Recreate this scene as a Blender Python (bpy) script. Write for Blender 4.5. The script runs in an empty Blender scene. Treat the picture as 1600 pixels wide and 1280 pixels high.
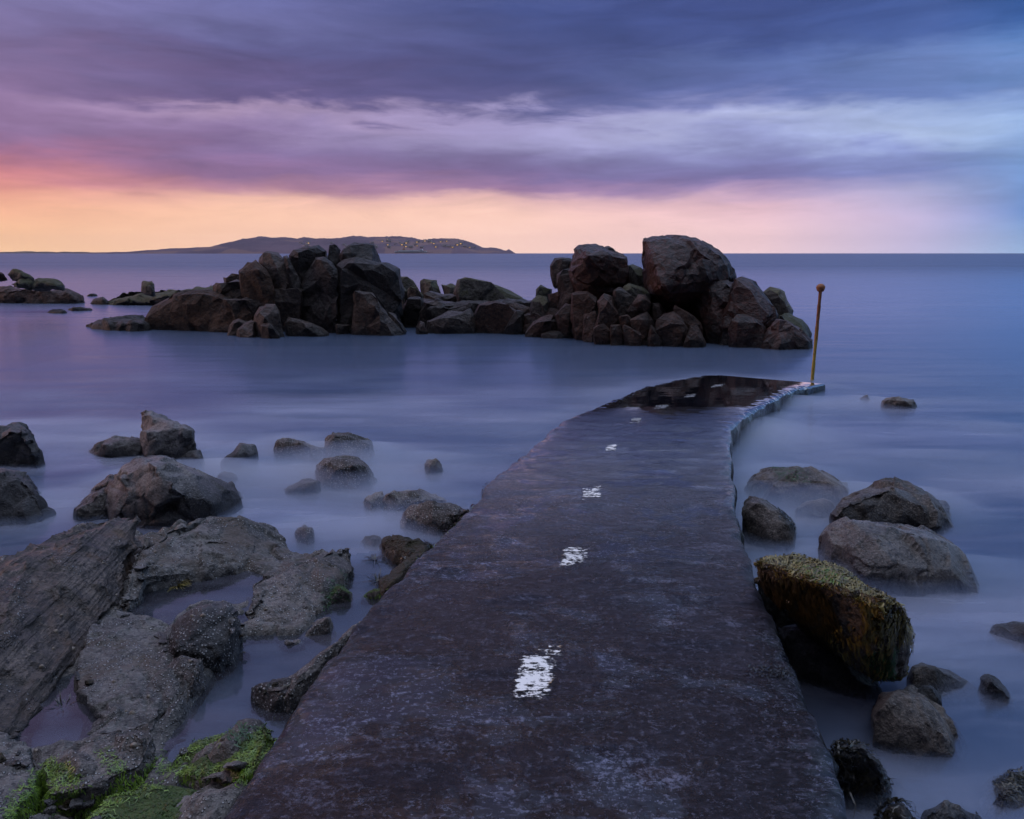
import bpy, bmesh, math, random
import numpy as np
from mathutils import Vector
from mathutils.bvhtree import BVHTree
from mathutils.kdtree import KDTree
R = math.radians
scene = bpy.context.scene
col = scene.collection
random.seed(7)
rng = np.random.default_rng(7)

# ------------------------------------------------------------------ camera
CAM_H, F = 2.3, 1300.0
PITCH = math.atan(244.5 / F)
cd = bpy.data.cameras.new('camera'); cam = bpy.data.objects.new('camera', cd); col.objects.link(cam)
cam.location = (0, 0, CAM_H); cam.rotation_euler = (math.pi/2 - PITCH, 0, 0)
cd.sensor_fit = 'HORIZONTAL'; cd.sensor_width = 36; cd.lens = F / 1600 * 36
cd.clip_start = 0.05; cd.clip_end = 60000
scene.camera = cam
scene.view_settings.view_transform = 'Standard'; scene.view_settings.look = 'None'
scene.view_settings.exposure = 0.0; scene.view_settings.gamma = 1.0
scene.view_settings.use_curve_mapping = False
cy = scene.cycles
cy.max_bounces = 6; cy.diffuse_bounces = 2; cy.glossy_bounces = 3; cy.transmission_bounces = 2
cy.volume_bounces = 1; cy.transparent_max_bounces = 24
cy.use_denoising = True
cy.sample_clamp_indirect = 4.0

# ------------------------------------------------------------------ node helpers
def lin(c):
    f = lambda v: (v/12.92 if v <= .04045 else ((v+.055)/1.055)**2.4)
    return tuple(f(x/255.0) for x in c[:3]) + (1.0,)
class NT:
    def __init__(s, nt): s.nt = nt; s.n = nt.nodes; s.l = nt.links
    def new(s, t, **kw):
        n = s.n.new(t)
        for k, v in kw.items(): setattr(n, k, v)
        return n
    def put(s, sock, v):
        if isinstance(v, bpy.types.NodeSocket): s.l.new(v, sock)
        elif v is not None: sock.default_value = v
    def math(s, op, a, b=None, c=None, clamp=False):
        n = s.new('ShaderNodeMath', operation=op, use_clamp=clamp)
        s.put(n.inputs[0], a)
        if b is not None: s.put(n.inputs[1], b)
        if c is not None: s.put(n.inputs[2], c)
        return n.outputs[0]
    def mix(s, f, a, b, blend='MIX'):
        n = s.new('ShaderNodeMix', data_type='RGBA', blend_type=blend)
        s.put(n.inputs[0], f); s.put(n.inputs[6], a); s.put(n.inputs[7], b)
        return n.outputs[2]
    def mr(s, v, a, b, c=0.0, d=1.0, smooth=True):
        n = s.new('ShaderNodeMapRange', interpolation_type='SMOOTHSTEP' if smooth else 'LINEAR')
        s.put(n.inputs[0], v); s.put(n.inputs[1], a); s.put(n.inputs[2], b); s.put(n.inputs[3], c); s.put(n.inputs[4], d)
        return n.outputs[0]
    def noise(s, vec, scale, detail=4, rough=.55, dist=0.0):
        n = s.new('ShaderNodeTexNoise'); s.put(n.inputs['Vector'], vec)
        s.put(n.inputs['Scale'], scale); n.inputs['Detail'].default_value = detail
        n.inputs['Roughness'].default_value = rough; n.inputs['Distortion'].default_value = dist
        return n.outputs['Fac']
    def voro(s, vec, scale, feature='F1', out='Distance', rnd=1.0):
        n = s.new('ShaderNodeTexVoronoi', feature=feature); s.put(n.inputs['Vector'], vec); s.put(n.inputs['Scale'], scale)
        n.inputs['Randomness'].default_value = rnd
        return n.outputs[out]
    def mapping(s, vec, scale=(1,1,1), loc=(0,0,0), rot=(0,0,0)):
        n = s.new('ShaderNodeMapping'); s.put(n.inputs[0], vec)
        n.inputs['Scale'].default_value = scale; n.inputs['Location'].default_value = loc; n.inputs['Rotation'].default_value = rot
        return n.outputs[0]
    def ramp(s, fac, stops):
        n = s.new('ShaderNodeValToRGB'); s.put(n.inputs[0], fac); e = n.color_ramp.elements
        while len(e) < len(stops): e.new(0.5)
        for k, (p, c) in enumerate(stops): e[k].position = p; e[k].color = c
        return n.outputs[0]
    def bump(s, h, strength, dist, normal=None):
        n = s.new('ShaderNodeBump'); s.put(n.inputs['Height'], h); s.put(n.inputs['Strength'], strength)
        s.put(n.inputs['Distance'], dist)
        if normal is not None: s.put(n.inputs['Normal'], normal)
        return n.outputs[0]
def material(name):
    m = bpy.data.materials.new(name); m.use_nodes = True; m.node_tree.nodes.clear()
    t = NT(m.node_tree); out = t.new('ShaderNodeOutputMaterial')
    return m, t, out

# ------------------------------------------------------------------ world: dusk cloud sky in direction space
w = bpy.data.worlds.new('World'); scene.world = w; w.use_nodes = True
w.node_tree.nodes.clear(); t = NT(w.node_tree)
SUN_AZ, SUN_EL = R(-78), R(5)
tc = t.new('ShaderNodeTexCoord'); sep = t.new('ShaderNodeSeparateXYZ'); t.put(sep.inputs[0], tc.outputs['Generated'])
X, Y, Z = sep.outputs
az = t.math('ARCTAN2', X, Y)
hyp = t.math('SQRT', t.math('ADD', t.math('MULTIPLY', X, X), t.math('MULTIPLY', Y, Y)))
el = t.math('ARCTAN2', Z, hyp)
cmb = t.new('ShaderNodeCombineXYZ'); t.put(cmb.inputs[0], az); t.put(cmb.inputs[1], el)
AE = cmb.outputs[0]
# cloud warp: long streaks, slightly rising to the right
w1 = t.noise(t.mapping(AE, (3.2, 15, 1), (3.1, 0.4, 0), (0, 0, R(-4))), 1.0, 6, .55, .6)
w2 = t.noise(t.mapping(AE, (9, 46, 1), (1.7, 5.2, 0), (0, 0, R(-5))), 1.0, 5, .6, .4)
warp = t.math('ADD', t.math('MULTIPLY', t.math('SUBTRACT', w1, .5), .085), t.math('MULTIPLY', t.math('SUBTRACT', w2, .5), .050))
amt = t.mr(el, .02, .15, .10, 1.0)
elw = t.math('ADD', el, t.math('MULTIPLY', warp, amt))
def y2el(y): return math.atan((640 - y) / F) - PITCH
def x2az(x): return math.atan((x - 800) / F)
EMAX = 1.2
def column(rows, top):
    st = [(max(0, y2el(y)) / EMAX, lin(c)) for y, c in rows]
    st = sorted(st, key=lambda s: s[0])
    st.append((.40/EMAX, lin(tuple(min(255, v*1.08) for v in top)))); st.append((.60/EMAX, lin(tuple(min(255, v*1.22) for v in top)))); st.append((1.0, (1.55, 1.82, 2.5, 1)))  # unseen zenith raised far above the visible sky to brighten the foreground
    return t.ramp(t.math('DIVIDE', t.math('MAXIMUM', elw, 0.0), EMAX), st)
SKY = [
 (-1300, [(0,(128,116,160)),(100,(135,116,158)),(200,(165,122,150)),(260,(205,130,130)),(310,(240,165,125)),(395,(255,196,140))], (160,116,162)),
 (0,   [(0,(122,112,160)),(60,(128,118,165)),(110,(125,108,150)),(150,(138,114,156)),(185,(150,122,165)),(225,(140,110,150)),(258,(170,115,145)),(285,(208,132,138)),(310,(226,150,140)),(330,(248,180,150)),(362,(252,194,152)),(395,(255,204,156))], (152,120,170)),
 (380, [(0,(108,110,163)),(60,(112,112,163)),(100,(100,97,146)),(140,(98,88,132)),(162,(105,92,138)),(178,(172,148,184)),(205,(150,128,170)),(240,(132,110,154)),(272,(146,114,156)),(296,(188,138,158)),(312,(242,190,172)),(335,(254,202,174)),(395,(255,206,176))], (130,130,186)),
 (800, [(0,(70,82,136)),(70,(74,82,132)),(130,(80,83,132)),(168,(94,94,143)),(186,(160,152,196)),(215,(160,154,198)),(245,(132,122,168)),(278,(124,108,154)),(300,(160,126,164)),(314,(236,190,188)),(335,(252,206,190)),(395,(255,212,194))], (112,124,182)),
 (1180,[(0,(68,84,144)),(80,(68,84,140)),(118,(92,110,166)),(150,(96,112,170)),(178,(128,138,192)),(200,(178,186,226)),(228,(158,166,214)),(258,(130,132,184)),(285,(126,120,172)),(302,(176,152,192)),(325,(232,192,206)),(360,(240,202,206)),(395,(246,210,212))], (100,122,180)),
 (1420,[(0,(64,88,150)),(70,(76,100,162)),(110,(104,128,184)),(160,(110,132,190)),(196,(160,180,224)),(228,(176,194,232)),(255,(136,150,204)),(280,(128,140,196)),(310,(172,172,212)),(345,(196,184,218)),(395,(200,192,222))], (82,106,164)),
 (1600,[(0,(38,80,144)),(70,(50,92,158)),(105,(80,122,184)),(130,(104,140,198)),(175,(120,148,206)),(225,(150,180,226)),(262,(128,162,214)),(300,(112,152,210)),(340,(102,146,208)),(365,(126,164,212)),(395,(148,182,220))], (96,130,190)),
 (2600,[(0,(96,134,196)),(200,(140,180,226)),(395,(150,190,232))], (116,156,214)),
]
cols = [(x2az(x), column(rows, top)) for x, rows, top in SKY]
sky = cols[0][1]
for k in range(1, len(cols)):
    sky = t.mix(t.mr(az, cols[k-1][0], cols[k][0], smooth=False), sky, cols[k][1])
# behind the camera: sky darkened so front faces stay dark, zenith still raised
back = t.ramp(t.math('DIVIDE', t.math('MAXIMUM', el, 0.0), EMAX), [(0, lin((34,36,46))), (.3, lin((40,43,58))), (.6, lin((58,62,84))), (.8, lin((110,116,150))), (1, (1.5, 1.58, 2.0, 1))])
sky = t.mix(t.mr(Y, -.30, .30, 1.0, 0.0), sky, back)
c_h = (1.16, 1.17, 1.2, 1)
# fine wisps
w3 = t.noise(t.mapping(AE, (7, 40, 1), (8.7, 2.2, 0), (0, 0, R(-5))), 1.0, 7, .6, .5)
gain = t.mr(w3, .3, .7, .84, 1.16, smooth=False)
sky = t.mix(t.mr(el, .0, .09, 0.15, 1.0), sky, t.mix(1.0, sky, gain, 'MULTIPLY'))
nis = t.new('ShaderNodeTexSky', sky_type='NISHITA', sun_disc=False, sun_elevation=SUN_EL, sun_rotation=SUN_AZ)
sky = t.mix(1.0, sky, t.mix(t.mr(el, .0, .075), c_h, (1, 1, 1, 1)), 'MULTIPLY')
bg = t.new('ShaderNodeBackground'); t.put(bg.inputs[0], sky); bg.inputs[1].default_value = 1.0
bg2 = t.new('ShaderNodeBackground'); t.put(bg2.inputs[0], nis.outputs[0]); bg2.inputs[1].default_value = 0.0015
ad = t.new('ShaderNodeAddShader'); t.l.new(bg.outputs[0], ad.inputs[0]); t.l.new(bg2.outputs[0], ad.inputs[1])
wo = t.new('ShaderNodeOutputWorld'); t.l.new(ad.outputs[0], wo.inputs[0])
# last warm light from the left, very soft
sd = bpy.data.lights.new('sun', 'SUN'); sun = bpy.data.objects.new('sun', sd); col.objects.link(sun)
sd.energy = 0.6; sd.angle = R(22); sd.color = (1.0, .60, .44)
sdir = Vector((math.sin(SUN_AZ)*math.cos(R(12)), math.cos(SUN_AZ)*math.cos(R(12)), math.sin(R(12))))
sun.rotation_euler = sdir.to_track_quat('Z', 'Y').to_euler()

# ------------------------------------------------------------------ geometry helpers
CP, SP = math.cos(PITCH), math.sin(PITCH)
def ray(px, py):
    x, u = (px - 800) / F, -(py - 640) / F
    return np.array((x, CP + u*SP, -SP + u*CP))
def at_z(px, py, z=0.0):
    d = ray(px, py); k = (z - CAM_H) / d[2]; return d*k + np.array((0, 0, CAM_H))
def at_y(px, py, y):
    d = ray(px, py); return d*(y/d[1]) + np.array((0, 0, CAM_H))
def to_px(P):
    P = np.asarray(P, float); q = P - np.array((0, 0, CAM_H))
    f = q[:, 1]*CP - q[:, 2]*SP; u = q[:, 1]*SP + q[:, 2]*CP
    return np.stack((800 + F*q[:, 0]/f, 640 - F*u/f), 1)
def in_poly(P, poly):
    x, y = P[:, 0], P[:, 1]; r = np.zeros(len(P), bool); n = len(poly)
    for i in range(n):
        (x0, y0), (x1, y1) = poly[i], poly[(i+1) % n]
        c = (y0 > y) != (y1 > y)
        with np.errstate(divide='ignore', invalid='ignore'):
            r ^= c & (x < (x1-x0)*(y-y0)/((y1-y0) if y1 != y0 else 1e-9) + x0)
    return r
def _h(ix, iy, iz, s):
    h = (ix*374761393 + iy*668265263 + iz*1274126177 + s*97531) & 0xffffffff
    h = ((h ^ (h >> 13)) * 1103515245) & 0xffffffff
    h = ((h ^ (h >> 16)) * 2246822519) & 0xffffffff
    return ((h ^ (h >> 15)) & 0xffff) / 32767.5 - 1.0
def pn(P, s=0):
    i = np.floor(P).astype(np.int64); f = P - i; f = f*f*f*(f*(f*6-15)+10)
    x, y, z = i[:, 0], i[:, 1], i[:, 2]; r = 0
    for dx in (0, 1):
        wx = f[:, 0] if dx else 1-f[:, 0]
        for dy in (0, 1):
            wy = wx*(f[:, 1] if dy else 1-f[:, 1])
            for dz in (0, 1):
                r = r + wy*(f[:, 2] if dz else 1-f[:, 2])*_h(x+dx, y+dy, z+dz, s)
    return r
def fbm(P, s=0, o=4, g=.5):
    a, r, k = 1.0, 0, 1.0
    for j in range(o): r = r + a*pn(P*k + j*17.3, s+j*31); a *= g; k *= 2.03
    return r
def link(name, me, mat=None, parent=None, loc=None):
    o = bpy.data.objects.new(name, me); col.objects.link(o)
    if mat is not None: me.materials.append(mat)
    if parent is not None: o.parent = parent
    if loc is not None: o.location = loc
    return o
def tag(o, label=None, cat=None, group=None, kind=None):
    if label: o['label'] = label
    if cat: o['category'] = cat
    if group: o['group'] = group
    if kind: o['kind'] = kind
    return o
def mesh_np(name, V, Fc, smooth=True, uv=None):
    me = bpy.data.meshes.new(name); V = np.asarray(V, np.float32)
    me.from_pydata([tuple(map(float, v)) for v in V], [], [tuple(map(int, f)) for f in Fc]) if len(V) < 20000 else _fast(me, V, np.asarray(Fc))
    if smooth: me.polygons.foreach_set('use_smooth', np.ones(len(me.polygons), bool))
    if uv is not None:
        l = me.uv_layers.new(name='UVMap'); idx = np.empty(len(me.loops), np.int32); me.loops.foreach_get('vertex_index', idx)
        l.data.foreach_set('uv', np.asarray(uv, np.float32)[idx].ravel())
    me.update(); return me
def _fast(me, V, Fc):
    k = Fc.shape[1]
    me.vertices.add(len(V)); me.vertices.foreach_set('co', V.ravel())
    me.loops.add(Fc.size); me.loops.foreach_set('vertex_index', Fc.ravel().astype(np.int32))
    me.polygons.add(len(Fc)); me.polygons.foreach_set('loop_start', np.arange(0, Fc.size, k, dtype=np.int32))
    me.update(calc_edges=True); me.validate()
def grid_faces(nr, nc):
    i = np.arange(nr-1)[:, None]*nc + np.arange(nc-1)[None]
    return np.stack((i, i+1, i+nc+1, i+nc), -1).reshape(-1, 4)

# ------------------------------------------------------------------ materials
def rock_mat(name, c1, c2, rough=.55, barn=0.0, moss=None, moss_amt=0.0, grain=60., strata=None, bump=1.0, stain=None, dark_low=0.0):
    m, t, out = material(name)
    g = t.new('ShaderNodeNewGeometry'); P = g.outputs['Position']
    big = t.noise(P, 1.3, 5, .6, .3); mid = t.noise(P, 7, 6, .65); fine = t.noise(P, grain, 4, .7)
    c = t.mix(t.mr(big, .38, .60), tuple(v*.62 for v in c1[:3])+(1,), tuple(v*1.25 for v in c2[:3])+(1,))
    c = t.mix(t.mr(mid, .42, .66, .0, .75), c, tuple(v*.42 for v in c1[:3])+(1,))
    c = t.mix(t.mr(fine, .5, .64, 0, .7), c, tuple(min(1, v*1.9) for v in c2[:3])+(1,))
    c = t.mix(t.mr(t.noise(P, grain*.6, 4, .65), .53, .64, 0, .85), c, tuple(v*.25 for v in c1[:3])+(1,))
    if stain is not None:
        c = t.mix(t.mr(t.noise(P, 2.1, 5, .6, .8), .5, .66, 0, .8), c, stain)
    bh = t.math('ADD', t.math('MULTIPLY', mid, 1.0), t.math('MULTIPLY', fine, .28))
    if strata is not None:
        sp = t.mapping(P, (strata[3],)*3, (0, 0, 0), strata[:3])
        sn = t.noise(t.mapping(sp, (.35, 9, 9)), 1.0, 6, .6, .4)
        bh = t.math('ADD', bh, t.math('MULTIPLY', sn, 1.6))
        c = t.mix(t.mr(sn, .35, .6, .7, 0), c, tuple(v*.35 for v in c1[:3])+(1,))
    sepz = t.new('ShaderNodeSeparateXYZ'); t.put(sepz.inputs[0], P)
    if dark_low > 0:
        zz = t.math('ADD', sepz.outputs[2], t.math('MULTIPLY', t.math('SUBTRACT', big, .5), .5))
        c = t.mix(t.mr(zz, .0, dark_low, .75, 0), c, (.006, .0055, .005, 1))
    rgh = t.mr(mid, .3, .7, rough-.12, rough+.12)
    if barn > 0:
        v = t.voro(P, 62., 'F1'); pt = t.mr(t.noise(P, 4.5, 4, .6), .57-.25*barn, .64-.2*barn)
        cell = t.voro(P, 62., 'F1', 'Color'); sc = t.new('ShaderNodeSeparateColor'); t.put(sc.inputs[0], cell)
        keep = t.math('GREATER_THAN', sc.outputs[0], .3)
        bm = t.math('MULTIPLY', t.math('MULTIPLY', t.mr(v, .22, .42, 1, 0), pt), keep)
        c = t.mix(t.math('MULTIPLY', bm, .95), c, t.mix(sc.outputs[1], (.16, .155, .15, 1), (.5, .5, .49, 1)))
        bh = t.math('ADD', bh, t.math('MULTIPLY', bm, .5))
    if moss is not None:
        sn_ = t.new('ShaderNodeSeparateXYZ'); t.put(sn_.inputs[0], g.outputs['Normal'])
        mm = t.math('ADD', sn_.outputs[2], t.math('MULTIPLY', t.math('SUBTRACT', t.noise(P, 3.2, 6, .65, .5), .5), 1.6))
        mm = t.mr(mm, 1.0-moss_amt, 1.25-moss_amt)
        c = t.mix(mm, c, t.mix(t.noise(P, 24, 4, .6), tuple(v*.4 for v in moss[:3])+(1,), tuple(min(1, v*1.5) for v in moss[:3])+(1,)))
        bh = t.math('ADD', bh, t.math('MULTIPLY', t.math('MULTIPLY', mm, t.noise(P, 45, 3, .6)), .8))
    p = t.new('ShaderNodeBsdfPrincipled'); t.put(p.inputs['Base Color'], c); t.put(p.inputs['Roughness'], rgh)
    p.inputs['Specular IOR Level'].default_value = .45
    t.put(p.inputs['Normal'], t.bump(bh, 1.0, .05*bump))
    t.l.new(p.outputs[0], out.inputs[0])
    return m
def c4(r, g, b): return (r, g, b, 1.0)
M = {}
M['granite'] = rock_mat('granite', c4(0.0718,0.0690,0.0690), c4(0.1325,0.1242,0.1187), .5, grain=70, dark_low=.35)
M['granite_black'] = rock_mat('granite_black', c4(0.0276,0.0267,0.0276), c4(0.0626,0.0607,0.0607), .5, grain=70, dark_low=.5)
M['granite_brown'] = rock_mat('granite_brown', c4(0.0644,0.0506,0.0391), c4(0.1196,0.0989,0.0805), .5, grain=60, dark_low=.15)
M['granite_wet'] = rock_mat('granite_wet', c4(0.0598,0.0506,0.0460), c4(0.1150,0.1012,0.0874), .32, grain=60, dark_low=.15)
M['barnacled'] = rock_mat('barnacled_rock', c4(0.0737,0.0653,0.0596), c4(0.1360,0.1190,0.1048), .6, barn=.9, grain=55, stain=c4(0.0312,0.0283,0.0226))
M['barnacled_black'] = rock_mat('black_barnacled_rock', c4(0.0230,0.0216,0.0216), c4(0.0552,0.0529,0.0506), .55, barn=.8, grain=55)
M['shelf'] = rock_mat('shelf_rock', c4(0.0686,0.0660,0.0607), c4(0.1161,0.1083,0.0976), .6, barn=.45, grain=50, stain=c4(0.0845,0.0633,0.0448))
M['strata'] = rock_mat('banded_rock', c4(0.0798,0.0680,0.0610), c4(0.1220,0.0962,0.0774), .5, barn=.12, grain=40, strata=(0, 0, R(83), 1.0), bump=1.3, stain=c4(0.1174,0.0704,0.0422))
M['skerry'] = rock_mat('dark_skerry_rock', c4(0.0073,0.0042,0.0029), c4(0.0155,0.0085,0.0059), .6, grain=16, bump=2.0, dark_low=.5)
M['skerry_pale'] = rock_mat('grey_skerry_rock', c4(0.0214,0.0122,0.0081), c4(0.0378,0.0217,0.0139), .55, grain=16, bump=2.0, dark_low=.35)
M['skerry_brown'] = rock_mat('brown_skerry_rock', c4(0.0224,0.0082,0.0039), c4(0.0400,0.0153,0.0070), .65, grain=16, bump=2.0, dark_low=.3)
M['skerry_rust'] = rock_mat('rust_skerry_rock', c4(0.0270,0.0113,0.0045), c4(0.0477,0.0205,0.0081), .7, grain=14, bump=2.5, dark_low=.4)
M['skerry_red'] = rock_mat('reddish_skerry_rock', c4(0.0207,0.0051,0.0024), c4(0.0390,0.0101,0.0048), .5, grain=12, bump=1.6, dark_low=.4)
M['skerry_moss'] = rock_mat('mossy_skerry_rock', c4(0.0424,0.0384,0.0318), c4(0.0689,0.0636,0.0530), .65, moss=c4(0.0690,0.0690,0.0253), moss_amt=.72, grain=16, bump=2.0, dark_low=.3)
M['weedrock'] = rock_mat('weedy_rock', c4(0.0600,0.0510,0.0390), c4(0.1080,0.0900,0.0690), .55, moss=c4(0.0960,0.0810,0.0210), moss_amt=.62, grain=50, barn=.35)
M['moss_near'] = rock_mat('algae_rock', c4(0.0936,0.0819,0.0702), c4(0.1638,0.1404,0.1170), .55, moss=c4(0.0546,0.0936,0.0156), moss_amt=.72, grain=50, barn=.5)
M['weed_brown'] = rock_mat('brown_weed_rock', c4(0.0324,0.0216,0.0108), c4(0.0612,0.0414,0.0198), .55, moss=c4(0.0360,0.0306,0.0090), moss_amt=.5, grain=40, bump=1.8)
M['seabed'] = rock_mat('pool_bed', c4(0.0322,0.0322,0.0276), c4(0.0644,0.0621,0.0529), .6, grain=30, barn=.3)

# ------------------------------------------------------------------ rock builder
Z = {'f': (0, 0, 1.0), 'a': (0, 350, 3.5556), 'b': (200, 350, 3.2), 'c': (600, 350, 4.0), 'd': (900, 350, 3.2)}
def zp(z, pts):
    ox, oy, s = Z[z]; return [(ox + p[0]/s, oy + p[1]/s) + tuple(p[2:]) for p in pts]
def hull_mesh(bm, pts):
    vs = [bm.verts.new(tuple(map(float, p))) for p in pts]
    r = bmesh.ops.convex_hull(bm, input=vs)
    junk = [e for e in r['geom_interior'] + r['geom_unused'] if isinstance(e, bmesh.types.BMVert)]
    if junk: bmesh.ops.delete(bm, geom=list(set(junk)), context='VERTS')
def piece_pts(z, out, Y=None, t=None, lean=.15, inset=.9, grow=1.0, extra=(), drop=True):
    """a boulder from its outline: the outline stands at mid depth, an inset copy in front, another at the back"""
    o = zp(z, out); ys = [p[1] for p in o]; xs = [p[0] for p in o]
    yb = max(ys); base = at_z((min(xs)+max(xs))/2, yb, 0.0)
    if Y is None: Y = base[1]
    if t is None: t = .7*(max(xs)-min(xs))*Y/F
    cx, cyy = (min(xs)+max(xs))/2, (min(ys)+max(ys))/2
    P = []
    zb = at_y(cx, yb, Y)[2]
    def put(px, py, d):
        p = at_y(px, py, Y + d); h = max(0, p[2]-zb); p = at_y(px, py, Y + d + lean*h); P.append(p)
    rd = random.Random(int(abs(cx*7+cyy*13)*10))
    wx, wy = max(xs)-min(xs)+1e-6, max(ys)-min(ys)+1e-6
    tx, ty = rd.uniform(-.38, .38), rd.uniform(-.12, .12)
    for px, py in o:
        px, py = cx+(px-cx)*grow, cyy+(py-cyy)*grow
        df = t*(.12 + tx*(px-cx)/wx + ty*(py-cyy)/wy)
        put(px, py, df + rd.uniform(.12, .2)*t)
        q = inset*rd.uniform(.97, 1.03); put(cx+(px-cx)*q, cyy+(py-cyy)*q, df)
        put(cx+(px-cx)*.94, cyy+(py-cyy)*.95, t*rd.uniform(.9, 1.0))
    if rd.random() < .6:
        px, py = rd.choice(o); q = rd.uniform(.3, .75); put(cx+(px-cx)*q, cyy+(py-cyy)*q, -rd.uniform(.08, .2)*t)
    for e in extra:
        e2 = zp(z, [e])[0]; put(e2[0], e2[1], e2[2])
    if drop:
        gx_, gy_ = np.mean([p[0] for p in P]), np.mean([p[1] for p in P])
        zm = min(.35, 9) if drop is True else (min(p[2] for p in P)+max(p[2] for p in P))/2
        for p in list(P):
            if p[2] < zm: k = rd.uniform(.9, 1.02) if drop is True else 1.0; P.append(np.array((gx_+(p[0]-gx_)*k, gy_+(p[1]-gy_)*k, -rd.uniform(.5, .9))))
    return P
def top_pts(z, pts, low=-.45, grow=1.06):
    """a low ledge from points of its upper surface (px, py, height)"""
    T = [at_z(p[0], p[1], p[2]) for p in zp(z, pts)]
    c = np.mean(T, 0); return T + [np.array((c[0]+(p[0]-c[0])*grow, c[1]+(p[1]-c[1])*grow, low)) for p in T]
tmp_ob = None
def rock(name, label, cat, pieces, mat, group=None, soft=6, rough=1.0, crack=1.0, vox=1.9, size=None, seed=None, strat=None, kind=None, facet=None, faults=4, lump=1.0, lowpoly=0):
    global tmp_ob
    bm = bmesh.new()
    allp = []
    for P in pieces: hull_mesh(bm, P); allp += list(P)
    A = np.array(allp); ctr = (A.min(0)+A.max(0))/2
    ext = np.sort(A.max(0)-A.min(0)); S = size or float(ext[1])
    voxel = max(.006, vox*float(np.linalg.norm(np.array((ctr[0], A[:, 1].min(), ctr[2])) - np.array((0, 0, CAM_H))))/832)
    voxel = max(voxel, float(ext[2])/170)
    me = bpy.data.meshes.new('tmp'); bm.to_mesh(me); bm.free()
    if tmp_ob is None:
        tmp_ob = bpy.data.objects.new('tmp', me); col.objects.link(tmp_ob)
        rm = tmp_ob.modifiers.new('r', 'REMESH'); rm.mode = 'VOXEL'
        tmp_ob.modifiers.new('s', 'SMOOTH')
    else: tmp_ob.data = me
    tmp_ob.modifiers['r'].voxel_size = voxel
    tmp_ob.modifiers['s'].factor = .5; tmp_ob.modifiers['s'].iterations = int(soft*.3)
    dg = bpy.context.evaluated_depsgraph_get(); dg.update()
    ev = tmp_ob.evaluated_get(dg); m2 = bpy.data.meshes.new_from_object(ev)
    n = len(m2.vertices); V = np.empty(n*3, np.float32); m2.vertices.foreach_get('co', V); V = V.reshape(-1, 3).astype(float)
    N = np.empty(n*3, np.float32); m2.vertices.foreach_get('normal', N); N = N.reshape(-1, 3)
    if facet is None: facet = np.interp(soft, (3, 9), (1.2, .4))
    s = seed if seed is not None else int(abs(ctr[0]*131 + ctr[1]*17 + ctr[2]*53)*10) % 9973
    fr = 1.0/max(S, .05)
    d = lump*(.024*S*fbm(V*fr*1.6, s, 3) + .012*S*fbm(V*fr*5, s+5, 3))
    # angular facets: stepped noise
    q = fbm(V*fr*2.2, s+11, 2)*3.0; d += .016*S*(np.round(q) + (q-np.round(q))**3*4)/3*rough
    rf = np.random.default_rng(s+7)
    for j in range(faults):
        nv = rf.normal(0, 1, 3)*np.array((1, .5, .8)); nv /= np.linalg.norm(nv)
        u = V@nv; u0 = np.quantile(u, rf.uniform(.2, .8)); w_ = u-u0+.02*S*fbm(V*fr*3, s+90+j, 2)
        d -= rf.uniform(.015, .05)*S*facet*np.clip(w_/(voxel*1.3)+.5, 0, 1) if j % 2 else 0
        d -= rf.uniform(.012, .03)*S*np.exp(-(w_/(voxel*1.1))**2)
    c_ = pn(V*fr*2.3 + .35*np.stack((fbm(V*fr*5, s+3, 2),)*3, 1), s+23)
    d -= crack*.038*S*np.exp(-(c_/.045)**2)
    px = voxel*1.2
    d += rough*px*(.7*fbm(V/(px*9), s+41, 3) + .5*pn(V/(px*3.2), s+51))
    if strat is not None:
        dv = np.array(strat[:3], float); dv /= np.linalg.norm(dv); u = V@dv
        q = u*strat[3] + .5*fbm(V*1.5, s+61, 3); st = np.abs((q % 1.0)-.5)*2
        d += strat[4]*(st**3 - .3) + strat[4]*.7*pn(np.stack((np.floor(q), np.floor(q)*0, V@np.cross(dv, (0, 0, 1))*1.3), 1), s+71)
    V = V + N*d[:, None]
    r_ = np.random.default_rng(s)
    for M_, k_, cl in ((26, .28, .05), (110, .62*lump, .03)):
        k_ *= facet
        wv = V + .05*S*np.stack([fbm(V*fr*3, s+81+j*7, 2) for j in range(3)], 1)
        sd_ = wv[r_.integers(0, n, M_)]; best = np.full(n, 1e9); cell = np.zeros(n, int)
        for j in range(M_):
            dd = ((wv-sd_[j])**2).sum(1); u_ = dd < best; best[u_] = dd[u_]; cell[u_] = j
        cs = np.zeros((M_, 3)); ns = np.zeros((M_, 3)); cn = np.maximum(np.bincount(cell, minlength=M_), 1)
        for a_ in range(3):
            cs[:, a_] = np.bincount(cell, V[:, a_], M_)/cn; ns[:, a_] = np.bincount(cell, N[:, a_], M_)
        ns += r_.normal(0, .14, ns.shape)*np.linalg.norm(ns, axis=1)[:, None]
        ns /= np.linalg.norm(ns, axis=1)[:, None] + 1e-9
        dist = np.clip(((V-cs[cell])*ns[cell]).sum(1), -cl*S, cl*S)
        V = V - k_*dist[:, None]*ns[cell]
    V = ctr + (V-ctr)*1.025
    if lowpoly:
        m2.vertices.foreach_set('co', V.astype(np.float32).ravel()); m2.update()
        area = max(20., (A[:, 0].max()-A[:, 0].min())*(A[:, 2].max()-max(0, A[:, 2].min()))*(832/max(3., A[:, 1].min()))**2)
        old = tmp_ob.data; tmp_ob.data = m2
        tmp_ob.modifiers['r'].show_viewport = False; tmp_ob.modifiers['s'].show_viewport = False
        dm = tmp_ob.modifiers.new('d', 'DECIMATE'); dm.ratio = min(1.0, max(160, area/lowpoly*3)/max(1, len(m2.polygons)*2))
        dg = bpy.context.evaluated_depsgraph_get(); dg.update()
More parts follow.
